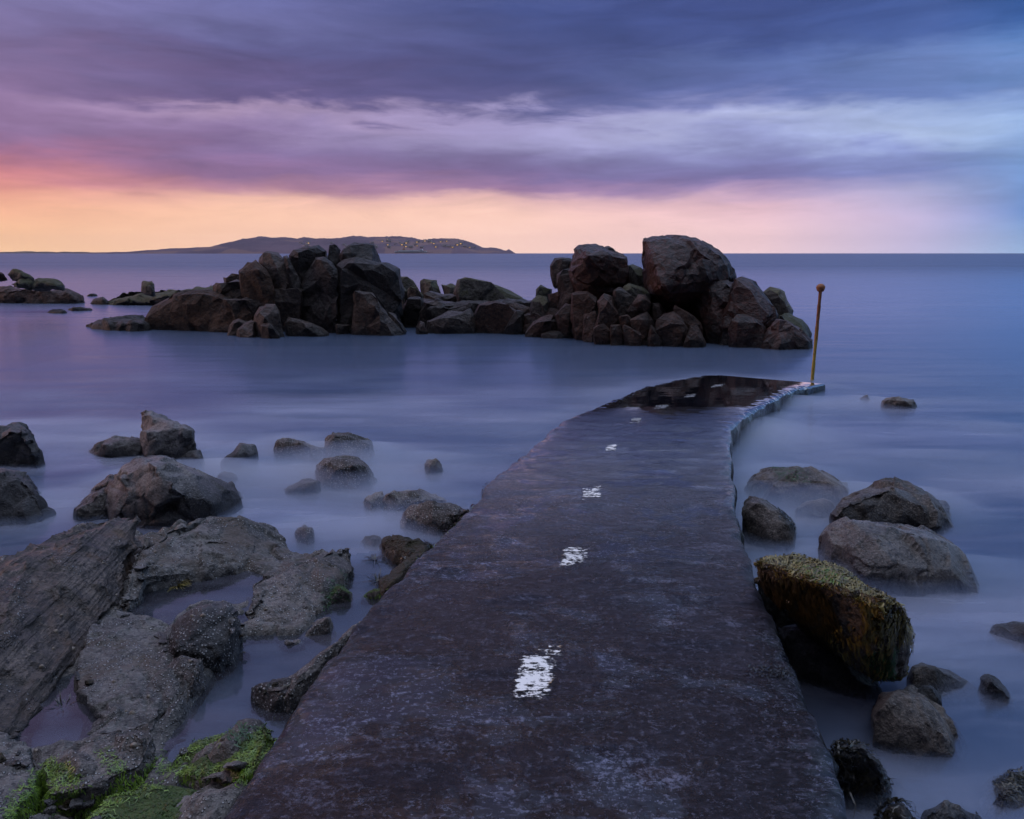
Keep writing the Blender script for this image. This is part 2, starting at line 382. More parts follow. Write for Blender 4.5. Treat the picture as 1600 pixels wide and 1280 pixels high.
        m3 = bpy.data.meshes.new_from_object(tmp_ob.evaluated_get(dg)); tmp_ob.modifiers.remove(dm); tmp_ob.data = old
        tmp_ob.modifiers['r'].show_viewport = True; tmp_ob.modifiers['s'].show_viewport = True
        m2 = m3; n = len(m2.vertices); V = np.empty(n*3, np.float32); m2.vertices.foreach_get('co', V); V = V.reshape(-1, 3).astype(float)
    b = np.array((ctr[0], ctr[1], max(0.0, V[:, 2].min())))
    V -= b
    m2.vertices.foreach_set('co', V.astype(np.float32).ravel())
    m2.polygons.foreach_set('use_smooth', np.full(len(m2.polygons), not lowpoly)); m2.materials.clear(); m2.update()
    m2.name = name
    o = link(name, m2, M[mat], loc=tuple(b)); tag(o, label, cat, group, kind)
    bpy.data.meshes.remove(me) if False else None
    return o

# ------------------------------------------------------------------ sea (milky long-exposure water)
def build_sea():
    m, t, out = material('sea_water')
    g = t.new('ShaderNodeNewGeometry'); P = g.outputs['Position']
    n1 = t.noise(t.mapping(P, (.16, .55, 1)), 1.0, 4, .5, .4)
    n2 = t.noise(t.mapping(P, (.7, 2.6, 1), (4, 2, 0)), 1.0, 5, .55, .5)
    far = t.noise(t.mapping(P, (.004, .05, 1), (7, 2, 0)), 1.0, 5, .6)
    sp = t.new('ShaderNodeSeparateXYZ'); t.put(sp.inputs[0], P)
    h = t.math('ADD', t.math('MULTIPLY', n1, 1.0), t.math('MULTIPLY', n2, .12))
    nrm = t.bump(h, .35, .12)
    fr = t.new('ShaderNodeFresnel'); fr.inputs[0].default_value = 1.5
    fac = t.math('MULTIPLY', fr.outputs[0], t.mr(sp.outputs[1], 20, 160, 1.0, .30), clamp=True)
    gl = t.new('ShaderNodeBsdfGlossy'); gl.inputs['Color'].default_value = (.62, .70, .88, 1); gl.inputs['Roughness'].default_value = .21
    t.put(gl.inputs['Normal'], nrm)
    tr = t.new('ShaderNodeBsdfTransparent')
    df = t.new('ShaderNodeBsdfDiffuse'); df.inputs['Color'].default_value = (.25, .27, .35, 1)
    foam = t.math('ADD', t.mr(n1, .38, .64, .05, .58), t.mr(n2, .42, .70, 0, .22))
    near = t.math('MULTIPLY', t.mr(sp.outputs[1], 16, 60, 1.0, .3), t.math('ADD', t.mr(sp.outputs[1], 11, 17, 1.0, .12), t.mr(sp.outputs[1], 24, 34, 0, .8)))
    foam = t.math('MULTIPLY', foam, near)
    foam = t.math('ADD', foam, t.math('MULTIPLY', t.mr(far, .4, .7, 0, .12), t.math('SUBTRACT', 1.0, near)))
    mx = t.new('ShaderNodeMixShader'); t.put(mx.inputs[0], foam); t.l.new(tr.outputs[0], mx.inputs[1]); t.l.new(df.outputs[0], mx.inputs[2])
    m2 = t.new('ShaderNodeMixShader'); t.put(m2.inputs[0], fac); t.l.new(mx.outputs[0], m2.inputs[1]); t.l.new(gl.outputs[0], m2.inputs[2])
    t.l.new(m2.outputs[0], out.inputs['Surface'])
    ALB = (.22, .34, .55, 1); vs = t.new('ShaderNodeVolumeScatter'); vs.inputs['Color'].default_value = ALB; vs.inputs['Density'].default_value = 8.0
    va = t.new('ShaderNodeVolumeAbsorption'); va.inputs['Color'].default_value = ALB; va.inputs['Density'].default_value = 8.0
    ads = t.new('ShaderNodeAddShader'); t.l.new(vs.outputs[0], ads.inputs[0]); t.l.new(va.outputs[0], ads.inputs[1])
    t.l.new(ads.outputs[0], out.inputs['Volume'])
    bm = bmesh.new()
    x0, x1, y0, y1 = -5000, 5000, -300, 6600
    v = [bm.verts.new(p) for p in ((x0,y0,0),(x1,y0,0),(x1,y1,0),(x0,y1,0),(x0,y0,-6),(x1,y0,-6),(x1,y1,-6),(x0,y1,-6))]
    for f in ((0,1,2,3),(7,6,5,4),(0,4,5,1),(1,5,6,2),(2,6,7,3),(3,7,4,0)): bm.faces.new([v[i] for i in f])
    me = bpy.data.meshes.new('sea'); bm.to_mesh(me); bm.free()
    tag(link('sea', me, m), 'smooth misty sea reaching to the horizon', 'sea', kind='structure')
build_sea()

# ------------------------------------------------------------------ slipway
def zs_y(y): return np.interp(y, (-6, 2.4, 5, 8, 11, 13.4, 15.6, 20), (.62, .52, .45, .36, .27, .15, .03, -.35))
def slab_pt(px, py):
    z = .3
    for _ in range(12): p = at_z(px, py, z); z = float(zs_y(p[1]))
    return at_z(px, py, z)
LEFT = [(400,1190),(470,1090),(540,990),(600,920),(660,860),(720,805),(752,771),(766,748),(810,715),(880,655),(950,628),(1010,603),(1060,592),(1110,585.5)]
RIGHT = [(1300,1190),(1262,1090),(1220,985),(1196,930),(1175,885),(1160,830),(1149,790),(1146,760),(1142,720),(1142,668),(1172,645),(1215,621),(1245,607),(1290,600)]
def build_slip():
    Lw = [slab_pt(340,1280)] + [slab_pt(*p) for p in LEFT]; Rw = [slab_pt(1328,1280)] + [slab_pt(*p) for p in RIGHT]
    dl, dr = (Lw[0]-Lw[2]), (Rw[0]-Rw[2])
    Lw = [Lw[0]+dl*(5/np.linalg.norm(dl))] + Lw; Rw = [Rw[0]+dr*(5/np.linalg.norm(dr))] + Rw
    Lw, Rw = np.array(Lw), np.array(Rw)
    C = (Lw+Rw)/2; s = np.concatenate(([0], np.cumsum(np.linalg.norm(np.diff(C[:, :2], axis=0), axis=1))))
    nr = 520; s_near = s[1]; ss = np.concatenate((np.linspace(0, s_near-.3, 30), np.linspace(s_near-.28, s[-1], nr-30)))
    nc = 121; u = np.linspace(0, 1, nc)
    Li = np.stack([np.interp(ss, s, Lw[:, k]) for k in range(2)], 1); Ri = np.stack([np.interp(ss, s, Rw[:, k]) for k in range(2)], 1)
    # rough broken edges
    je = lambda sd: .018*fbm(np.stack((ss*1.7, ss*0+sd, ss*0), 1), 3, 3) + .007*fbm(np.stack((ss*8, ss*0+sd, ss*0), 1), 5, 3)
    wdt = np.linalg.norm(Ri-Li, axis=1); ax = (Ri-Li)/wdt[:, None]
    Li = Li + ax*je(0.5)[:, None]; Ri = Ri + ax*je(7.5)[:, None]
    XY = Li[:, None]*(1-u)[None, :, None] + Ri[:, None]*u[None, :, None]
    Zt = zs_y(XY[..., 1])
    P3 = np.concatenate((XY.reshape(-1, 2), np.zeros((nr*nc, 1))), 1)
    hz = slab_rough(P3).reshape(nr, nc)*np.interp(XY[..., 1], (7, 10.2), (1, .05))
    edge = np.minimum(u, 1-u)[None]*wdt[:, None]
    Zt = Zt + hz - .022*np.exp(-(edge/.016)) - .012*np.exp(-(edge/.07))*(1+1.6*fbm(P3*9, 77, 3).reshape(nr, nc))
    top = np.concatenate((XY, Zt[..., None]), -1)
    # skirts
    rows = [top]
    V = top.reshape(-1, 3); UV = np.stack(((u[None]-.5)*wdt[:, None], np.repeat(ss[:, None], nc, 1)), -1).reshape(-1, 2)
    Fc = [grid_faces(nr, nc)]
    def skirt(edge_pts, outdir, flip):
        nonlocal V, UV, Fc
        L = [edge_pts]; k = 9
        for j in range(1, k+1):
            zz = edge_pts[:, 2] - .8*(j/k)**1.2
            q = edge_pts.copy(); q[:, 2] = zz
            q[:, :2] += outdir*(.022*fbm(q*2.5, 91, 3) + .014*fbm(q*11, 93, 3) + .008)[:, None]; L.append(q)
        S = np.stack(L, 0); n = S.shape[1]; b = len(V)
        V = np.concatenate((V, S.reshape(-1, 3))); UV = np.concatenate((UV, np.stack((np.repeat(np.arange(k+1)*.08, n)+9, np.tile(ss, k+1)), -1)))
        f = grid_faces(k+1, n) + b
        Fc.append(f[:, ::-1] if flip else f)
    skirt(top[:, 0], -ax, False); skirt(top[:, -1], ax, True)
    Fc = np.concatenate(Fc)
    me = mesh_np('slipway', V, Fc, True, UV)
    o = link('slipway', me, M['concrete'])
    return tag(o, 'long wet ribbed concrete slipway running down into the sea', 'slipway', kind='structure')
def slab_rough(P):
    return .007*fbm(P*1.3, 201, 3) + .006*fbm(P*np.array((3., 7., 1)), 203, 3)
def slab_z(p): return float(zs_y(p[1]) + slab_rough(np.array([[p[0], p[1], 0.]]))[0]*np.interp(p[1], (7, 10.2), (1, .05)))
def concrete_mat():
    m, t, out = material('wet_concrete')
    g = t.new('ShaderNodeNewGeometry'); P = g.outputs['Position']
    uv = t.new('ShaderNodeUVMap'); U = uv.outputs[0]
    sp = t.new('ShaderNodeSeparateXYZ'); t.put(sp.inputs[0], P); yy = sp.outputs[1]
    su = t.new('ShaderNodeSeparateXYZ'); t.put(su.inputs[0], U); uu, vv = su.outputs[0], su.outputs[1]
    big = t.noise(P, .9, 5, .6, .4); mid = t.noise(P, 5.5, 6, .65, .2)
    patch = t.noise(t.mapping(P, (1.9, 2.1, 1)), 1.0, 9, .72, .4)
    # brushed transverse ridges, short and broken
    rid = t.noise(t.mapping(U, (9.5, 25, 1)), 1.0, 7, .74, .3)
    lng = t.noise(t.mapping(U, (2.8, 19, 1), (7, 2, 0)), 1.0, 7, .72, .3)
    grit = t.noise(P, 42, 5, .85)
    grit2 = t.noise(P, 19, 7, .8)
    zone = t.mr(t.noise(P, .75, 3, .5, .3), .36, .60)
    # colour: near black wet cement, paler worn ridges and laitance patches
    c = t.mix(t.mr(big, .35, .68), c4(0.0036,0.0049,0.0078), c4(0.0075,0.0098,0.0155))
    c = t.mix(t.mr(patch, .53, .62, 0, .85), c, c4(0.0042,0.0047,0.0084))
    worn = t.math('MULTIPLY', t.mr(patch, .52, .40), t.mr(grit2, .47, .60))
    c = t.mix(t.math('MULTIPLY', worn, .8), c, c4(0.0319,0.0338,0.0480))
    c = t.mix(t.math('MULTIPLY', t.mr(lng, .52, .60), t.mr(zone, .1, 1, .1, .75)), c, c4(0.0252,0.0254,0.0372))
    c = t.mix(t.math('MULTIPLY', t.mr(rid, .54, .60), t.mr(zone, 0, 1, .35, .85)), c, c4(0.0630,0.0639,0.0900))
    c = t.mix(t.mr(grit, .55, .62, 0, .85), c, c4(0.1428,0.1504,0.2040))
    c = t.mix(t.mr(grit2, .44, .37, 0, .9), c, c4(0.0025,0.0028,0.0048))
    scuff = t.math('MULTIPLY', t.mr(t.noise(t.mapping(U, (1.6, 3.4, 1), (9, 3, 0)), 1.0, 7, .72, .5), .55, .66), t.mr(grit, .44, .56))
    c = t.mix(t.math('MULTIPLY', scuff, .6), c, c4(0.2184,0.2350,0.3240))
    side = t.mr(uu, 5, 8)
    c = t.mix(side, c, t.mix(t.mr(t.noise(P, 6, 4, .6), .4, .65), c4(0.0067,0.0070,0.0072), c4(0.0109,0.0150,0.0072)))
    cr = t.math('ABSOLUTE', t.math('SUBTRACT', t.noise(t.mapping(P, (.7, 2.2, 1), (2, 0, 0)), 1.0, 4, .6, .5), .5))
    crm = t.math('MULTIPLY', t.mr(cr, 0, .010, 1, 0), t.mr(yy, 6.8, 8.5))
    c = t.mix(t.math('MULTIPLY', crm, .9), c, c4(0.0017,0.0019,0.0024))
    wet = t.math('ADD', t.mr(yy, 4.0, 9.5), t.math('MULTIPLY', t.math('SUBTRACT', big, .5), .5), clamp=True)
    film = t.math('MULTIPLY', t.mr(t.math('ADD', yy, t.math('MULTIPLY', t.math('SUBTRACT', mid, .5), 2.2)), 9.0, 11.4), t.math('SUBTRACT', 1.0, side))
    c = t.mix(t.math('MULTIPLY', film, .35), c, c4(0.0084,0.0075,0.0096))
    # puddled hollows are smooth and mirror the sky, ridges are rough
    r = t.mr(patch, .46, .56, .32, .10)
    r = t.math('SUBTRACT', r, t.math('MULTIPLY', wet, .13))
    r = t.math('MAXIMUM', t.math('MULTIPLY', r, t.math('SUBTRACT', 1.0, t.math('MULTIPLY', film, .84))), .035)
    bh = t.math('ADD', t.math('MULTIPLY', rid, t.mr(zone, 0, 1, .5, 1.3)), t.math('MULTIPLY', lng, t.mr(zone, 0, 1, .3, 1.1)))
    bh = t.math('ADD', bh, t.math('ADD', t.math('MULTIPLY', grit2, 1.3), t.math('MULTIPLY', grit, .8)))
    bh = t.math('ADD', bh, t.math('MULTIPLY', patch, 1.6))
    bh = t.math('SUBTRACT', bh, t.math('MULTIPLY', crm, 1.0))
    hollow = t.mr(patch, .48, .60, 1.0, .30)
    st = t.math('MULTIPLY', t.math('MULTIPLY', t.math('SUBTRACT', 1.0, film), hollow), t.math('SUBTRACT', 1.0, t.math('MULTIPLY', wet, .68)))
    rip = t.bump(t.noise(t.mapping(P, (1.2, 5, 1)), 1.0, 2, .5), .05, .02)
    p = t.new('ShaderNodeBsdfPrincipled'); t.put(p.inputs['Base Color'], c); t.put(p.inputs['Roughness'], r)
    p.inputs['IOR'].default_value = 1.45
    t.put(p.inputs['Specular IOR Level'], t.mr(wet, 0, 1, .42, 1.0))
    t.put(p.inputs['Normal'], t.bump(bh, st, .020, rip))
    t.put(p.inputs['Coat Weight'], t.math('MULTIPLY', t.math('MULTIPLY', wet, t.math('SUBTRACT', 1.0, side)), 1.0)); p.inputs['Coat IOR'].default_value = 1.75
    t.put(p.inputs['Coat Roughness'], t.math('MAXIMUM', t.math('MULTIPLY', r, .6), .03)); t.put(p.inputs['Coat Normal'], t.bump(bh, st, .011, rip))
    t.l.new(p.outputs[0], out.inputs[0])
    return m
M['concrete'] = concrete_mat()
slip = build_slip()

def paint_mat():
    m, t, out = material('worn_white_paint')
    g = t.new('ShaderNodeNewGeometry'); P = g.outputs['Position']
    uv = t.new('ShaderNodeUVMap'); s = t.new('ShaderNodeSeparateXYZ'); t.put(s.inputs[0], uv.outputs[0])
    ed = t.math('MINIMUM', t.math('MULTIPLY', s.outputs[0], t.math('SUBTRACT', 1.0, s.outputs[0])), t.math('MULTIPLY', s.outputs[1], t.math('SUBTRACT', 1.0, s.outputs[1])))
    e = t.math('ADD', t.mr(ed, 0.0, .23, -1.0, .10), t.math('MULTIPLY', t.math('SUBTRACT', t.noise(P, 7.5, 4, .65, .3), .5), 1.4))
    lines = t.noise(t.mapping(P, (7, 36, 1)), 1.0, 6, .7, .3)
    dots = t.noise(P, 30, 6, .75)
    k = t.math('ADD', e, t.math('ADD', t.math('MULTIPLY', lines, 2.0), t.math('MULTIPLY', dots, 2.0)))
    a = t.mr(k, 1.94, 2.2)
    c = t.mix(t.mr(t.math('ADD', e, t.noise(P, 5, 3, .6)), .12, .3), c4(.40,.25,.10), c4(.84,.83,.76))
    p = t.new('ShaderNodeBsdfPrincipled'); t.put(p.inputs['Base Color'], c); p.inputs['Roughness'].default_value = .42
    t.put(p.inputs['Alpha'], a); t.put(p.inputs['Normal'], t.bump(dots, .5, .006))
    t.l.new(p.outputs[0], out.inputs[0]); return m
M['paint'] = paint_mat(); M['paint_faint'] = M['paint'].copy(); M['paint_faint'].name = 'faint_white_paint'
for n_ in M['paint_faint'].node_tree.nodes:
    if n_.type == 'MIX' and abs(n_.inputs[7].default_value[0]-.84) < .03: n_.inputs[7].default_value = c4(.26,.26,.24); n_.inputs[6].default_value = c4(.16,.12,.07)
MARKS = [([(802,996),(902,992),(868,1116),(782,1110)], 'largest worn white paint mark, nearest the camera'),
 ([(872,848),(940,846),(924,888),(860,897)], 'smudged white paint mark, second up the slipway'),
 ([(903,760),(948,755),(946,783),(902,790)], 'squarish bright white paint mark in the middle of the slipway'),
 ([(942,692),(970,691),(966,707),(939,709)], 'small white paint mark below the cracked concrete'),
 ([(984,650),(1010,650),(1002,665),(978,665)], 'faint white paint mark just below the dark wet patch'),
 ([(1018,633),(1053,629),(1047,639),(1012,643)], 'lowest white paint mark inside the dark wet patch'),
 ([(1068,616),(1097,613),(1089,622),(1060,624)], 'middle white paint mark inside the dark wet patch'),
 ([(1110,601),(1140,598),(1132,605),(1104,608)], 'farthest white paint mark near the drowned end of the slipway')]
for q, lab in MARKS:
    n = 17; V = []; UV = []
    for j in range(n):
        for i in range(n):
            a, b = i/(n-1), j/(n-1)
            px = (q[0][0]*(1-a)+q[1][0]*a)*(1-b) + (q[3][0]*(1-a)+q[2][0]*a)*b
            py = (q[0][1]*(1-a)+q[1][1]*a)*(1-b) + (q[3][1]*(1-a)+q[2][1]*a)*b
            p = slab_pt(px, py); V.append((p[0], p[1], slab_z(p)+.006)); UV.append((a, b))
    Fm = grid_faces(n, n)[:, ::-1]
    o = link('paint_mark', mesh_np('paint_mark', V, Fm, True, UV), M['paint_faint' if q[0][1] < 660 else 'paint'], slip); o['label'] = lab

# ------------------------------------------------------------------ skerries
GL = 'boulders of the left skerry'; GR = 'boulders of the right skerry'; GM = 'rocks of the low ridge between the skerries'
def B(name, label, z, out, mat, Y=None, t=None, group=None, cat='boulder', **kw):
    pk = {k: kw.pop(k) for k in ('lean', 'inset', 'extra', 'drop', 'grow') if k in kw}
    return rock(name, label, cat, [piece_pts(z, out, Y, t, **pk)], mat, group, **kw)
LS = [
 ('topmost dark boulder at the right crest of the left skerry', [(1065,130),(1100,100),(1180,85),(1205,93),(1240,95),(1258,160),(1268,215),(1180,205),(1070,190),(1058,150)], 'skerry', 25.2, 1.4),
 ('small upright boulder wedged left of the topmost one on the left skerry', [(997,130),(1010,105),(1040,98),(1060,110),(1066,180),(1000,172)], 'skerry', 25.5, .8),
 ('rounded grey boulder on the skyline left of the small upright one', [(805,160),(825,130),(900,115),(960,115),(985,135),(1000,165),(960,210),(900,290),(860,292),(815,215)], 'skerry', 25.2, 1.5),
 ('tall cracked block in the middle of the left skerry with a pale top', [(925,165),(960,163),(1040,190),(1052,230),(1055,340),(1045,530),(960,545),(830,450),(822,400),(870,350),(862,310),(905,240)], 'skerry', 24.2, 2.2),
 ('big black block forming the right end of the left skerry', [(1050,225),(1088,180),(1180,190),(1280,215),(1340,240),(1358,300),(1370,400),(1368,520),(1290,530),(1110,540),(1042,520),(1042,350)], 'skerry', 24.3, 2.4),
 ('ribbed triangular spur against the foot of the big black block', [(1130,330),(1225,345),(1258,400),(1300,455),(1378,535),(1340,548),(1110,548),(1122,430)], 'skerry_pale', 23.6, 1.0),
 ('thin slab leaning at the far right foot of the left skerry', [(1300,442),(1330,452),(1382,532),(1340,540)], 'skerry_pale', 23.9, .6),
 ('peaked boulder with a pale left face on the left skerry', [(655,180),(700,140),(738,143),(765,180),(792,190),(822,250),(856,305),(800,325),(720,315),(700,250)], 'skerry_pale', 24.9, 1.2),
 ('thin upright flake between the peaked boulder and the rounded grey one', [(778,170),(800,165),(832,230),(862,300),(838,300),(798,220)], 'skerry', 24.8, .5),
 ('long rust brown slab slanting down the left skerry', [(555,245),(600,198),(642,180),(672,210),(722,275),(722,340),(762,445),(735,410),(690,392),(630,325),(590,290)], 'skerry_rust', 24.6, .9),
 ('flat topped grey ledge above the rust brown face', [(415,300),(440,285),(550,270),(602,277),(642,330),(662,362),(560,358),(480,352),(420,335)], 'skerry_pale', 25.0, 1.6),
 ('small black rock on the skyline at the left shoulder of the left skerry', [(480,272),(520,245),(558,248),(590,275),(560,290),(500,290)], 'skerry', 26.0, .7),
 ('broad rust brown face at the left end of the left skerry', [(80,460),(130,430),(150,395),(230,352),(310,350),(415,332),(480,362),(540,392),(605,445),(600,490),(520,545),(300,540),(120,505)], 'skerry_rust', 24.6, 2.2),
 ('smooth grey shelf under the flat topped ledge', [(470,360),(560,360),(680,370),(694,398),(645,425),(610,450),(530,400)], 'skerry_pale', 24.4, 1.4),
 ('stout grey boulder standing in front of the left skerry', [(628,460),(642,410),(680,395),(740,402),(762,440),(778,530),(765,572),(670,572),(632,545)], 'skerry_pale', 23.0, .9),
 ('small squat stone at the waterline before the stout grey boulder', [(668,505),(710,500),(768,550),(770,577),(668,577)], 'skerry', 22.7, .5),
 ('low sharp wedge at the waterline left of the stout boulder', [(490,560),(530,490),(560,485),(602,510),(580,560)], 'skerry_pale', 23.5, .7),
 ('pale tilted stone between the sharp wedge and the stout boulder', [(545,525),(612,475),(640,480),(640,565),(555,565)], 'skerry_pale', 23.1, .6),
 ('grey slab sloping into the water right of the stout boulder', [(770,490),(800,455),(850,465),(950,520),(992,555),(900,565),(820,565),(788,535)], 'skerry_pale', 23.2, .9),
 ('pale sunk ledge between the rust slab and the tall cracked block', [(722,325),(862,320),(874,365),(830,400),(825,460),(768,448),(750,390)], 'skerry_pale', 24.5, 1.0),
 ('little grey stone at the foot of the tall cracked block', [(1040,502),(1108,500),(1112,548),(1045,548)], 'skerry_pale', 23.9, .5),
]
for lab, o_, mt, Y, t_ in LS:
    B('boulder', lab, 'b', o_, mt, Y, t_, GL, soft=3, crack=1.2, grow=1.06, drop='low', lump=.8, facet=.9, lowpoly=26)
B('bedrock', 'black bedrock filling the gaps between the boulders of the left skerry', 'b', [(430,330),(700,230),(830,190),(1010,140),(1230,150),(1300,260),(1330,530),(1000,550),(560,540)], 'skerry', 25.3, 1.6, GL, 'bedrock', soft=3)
# far left rocks
AS = [
 ('boulder', 'half seen dark boulder at the left edge on the far rock platform', 'a', [(-40,260),(0,258),(30,264),(50,290),(58,325),(-30,330)], 'skerry_brown', 33.6, 1.0),
 ('boulder', 'rounded dark boulder on top of the far left rock platform', 'a', [(45,285),(65,258),(110,253),(160,283),(188,315),(120,325),(60,325)], 'skerry_moss', 33.4, 1.0),
 ('boulder', 'mossy brown boulder in front of the rounded one on the far left platform', 'a', [(58,325),(110,300),(180,300),(178,365),(66,360)], 'skerry_moss', 33.0, 1.0),
 ('boulder', 'angular flat topped rock at the right of the far left platform', 'a', [(170,335),(200,303),(290,303),(332,320),(362,348),(372,376),(260,378),(168,375)], 'skerry_moss', 33.0, 1.3),
 ('rock_platform', 'bare grey rock platform at the far left edge of the water', 'a', [(-60,345),(50,345),(160,352),(250,368),(370,372),(402,390),(442,418),(300,434),(-60,444)], 'skerry_brown', None, 2.5),
 ('rock_ledge', 'low mossy ledge rising from the sea behind the left skerry', 'a', [(560,418),(610,390),(690,365),(760,343),(850,348),(930,358),(1000,365),(1090,350),(1165,343),(1200,400),(960,450),(760,455),(640,447)], 'skerry_moss', None, 3.0),
 ('boulder', 'square mossy stone perched on the low ledge behind the left skerry', 'a', [(778,315),(802,305),(840,310),(860,348),(858,398),(780,392)], 'skerry_moss', 31.6, .9),
 ('rock_ledge', 'small grey point of rock left of the low mossy ledge', 'a', [(500,440),(520,415),(572,408),(600,430),(580,448)], 'skerry_pale', None, .9),
 ('rock_ledge', 'thin dark ledge awash at the left foot of the left skerry', 'a', [(480,558),(560,545),(640,545),(692,530),(762,514),(812,520),(855,590),(790,594),(700,584),(600,572)], 'skerry', None, 2.5),
 ('rock', 'dark sliver of rock awash between the far left platform and the low ledge', 'a', [(248,492),(310,470),(360,474),(378,487),(330,497)], 'skerry', None, .8),
 ('rock', 'dark rock awash just right of the sliver', 'a', [(372,477),(400,460),(465,465),(502,477),(440,482)], 'skerry', None, .9),
 ('rock', 'tiny faint rock far out beside the far left platform', 'a', [(480,402),(510,392),(537,402)], 'skerry', None, .5),
]
for nm, lab, z, o_, mt, Y, t_ in AS:
    B(nm, lab, z, o_, mt, Y, t_, 'rocks awash beyond the left skerry', 'rock', soft=3, grow=1.04)
CS = [
 ('mossy round boulder behind the right edge of the left skerry', [(98,330),(150,326),(190,345),(226,397),(190,408),(120,405)], 'skerry_moss', 28.5, .9),
 ('little mossy stone hidden beside the black block at the channel', [(98,395),(135,410),(142,445),(105,460)], 'skerry_moss', 27.6, .6),
 ('mossy stone at the head of the white water channel', [(133,412),(160,390),(220,405),(250,445),(200,465),(138,455)], 'skerry_moss', 27.4, .8),
 ('round yellow topped boulder in the row beyond the channel', [(222,352),(290,342),(335,355),(362,420),(355,438),(280,430),(230,405)], 'skerry_moss', 28.2, .9),
 ('square yellow topped boulder left of the long mossy slab', [(362,380),(410,375),(440,385),(470,400),(470,445),(370,440)], 'skerry_moss', 27.8, .9),
 ('flat bare ledge under the yellow topped boulders', [(245,425),(300,420),(370,438),(450,440),(480,478),(420,495),(255,480)], 'skerry_pale', 26.6, 1.0),
 ('long mossy slab tilted down to the right on the ridge', [(462,350),(480,340),(600,350),(700,380),(760,415),(800,430),(880,480),(915,495),(860,505),(740,490),(620,496),(475,478),(460,430)], 'skerry_moss', 26.0, 1.6),
 ('dark boulder standing in the white water channel', [(108,555),(130,470),(160,458),(240,470),(236,510),(200,570)], 'skerry', 26.0, 1.0),
 ('flat topped block at the right bank of the channel', [(232,600),(250,480),(400,478),(590,500),(602,515),(540,560),(400,580),(290,600)], 'skerry_pale', 25.2, 1.4),
 ('small knob of rock at the mouth of the channel', [(188,640),(220,600),(260,608),(275,672),(205,684)], 'skerry_brown', 24.0, .6),
 ('pale sloping ledge at the waterline right of the channel mouth', [(265,600),(400,550),(530,535),(562,600),(560,668),(400,668),(270,668)], 'skerry_pale', 24.2, 1.2),
 ('brown domed block on the shore of the low ridge', [(568,570),(600,500),(700,480),(762,490),(850,560),(865,668),(700,676),(575,676)], 'skerry_brown', 24.0, 1.4),
 ('flat brown ledge running back from the domed block', [(755,492),(850,488),(942,520),(968,548),(870,560),(800,545)], 'skerry_brown', 24.8, 1.2),
 ('dark wedge between the domed block and the pinkish slab', [(745,665),(830,545),(868,558),(868,672)], 'skerry', 23.9, .6),
 ('brown cube shaped rock on the ridge above the pinkish slab', [(868,565),(945,550),(994,578),(925,650),(900,676),(862,666)], 'skerry_brown', 23.8, .8),
 ('broad pinkish slab sloping to the water', [(905,650),(1000,580),(1060,570),(1112,620),(1085,660),(990,675),(960,702),(885,698)], 'skerry_brown', 23.0, 1.0),
 ('low pale sill awash before the pinkish slab', [(980,688),(1090,652),(1195,692),(1100,702)], 'skerry_pale', 22.8, .6),
 ('small faceted stone on top of the pinkish slab', [(1000,565),(1030,533),(1092,540),(1064,580)], 'skerry_brown', 23.8, .6),
 ('upright pinkish boulder right of the broad slab', [(1070,575),(1130,503),(1187,510),(1195,620),(1205,690),(1110,690),(1108,620)], 'skerry_brown', 22.8, .8),
 ('mossy capstone below the left dark boulder of the right skerry', [(945,420),(975,385),(1052,400),(1045,432),(1000,455),(950,455)], 'skerry_moss', 24.6, .8),
 ('mossy brown rock under the capstone', [(915,482),(960,450),(1022,455),(1034,525),(985,562),(920,515)], 'skerry_moss', 24.0, .8),
 ('brown rock next to the mossy one beneath the big smooth boulder', [(1018,432),(1110,415),(1135,440),(1115,510),(1040,540),(1022,505)], 'skerry_brown', 23.8, .8),
 ('small grey rock squeezed under the big smooth boulder', [(1108,450),(1187,435),(1195,512),(1125,520)], 'skerry_pale', 23.4, .6),
]
for lab, o_, mt, Y, t_ in CS:
    B('boulder', lab, 'c', o_, mt, Y, t_, GM, soft=3, crack=1.1, drop='low', grow=1.07, lump=.8, facet=.9, lowpoly=26)
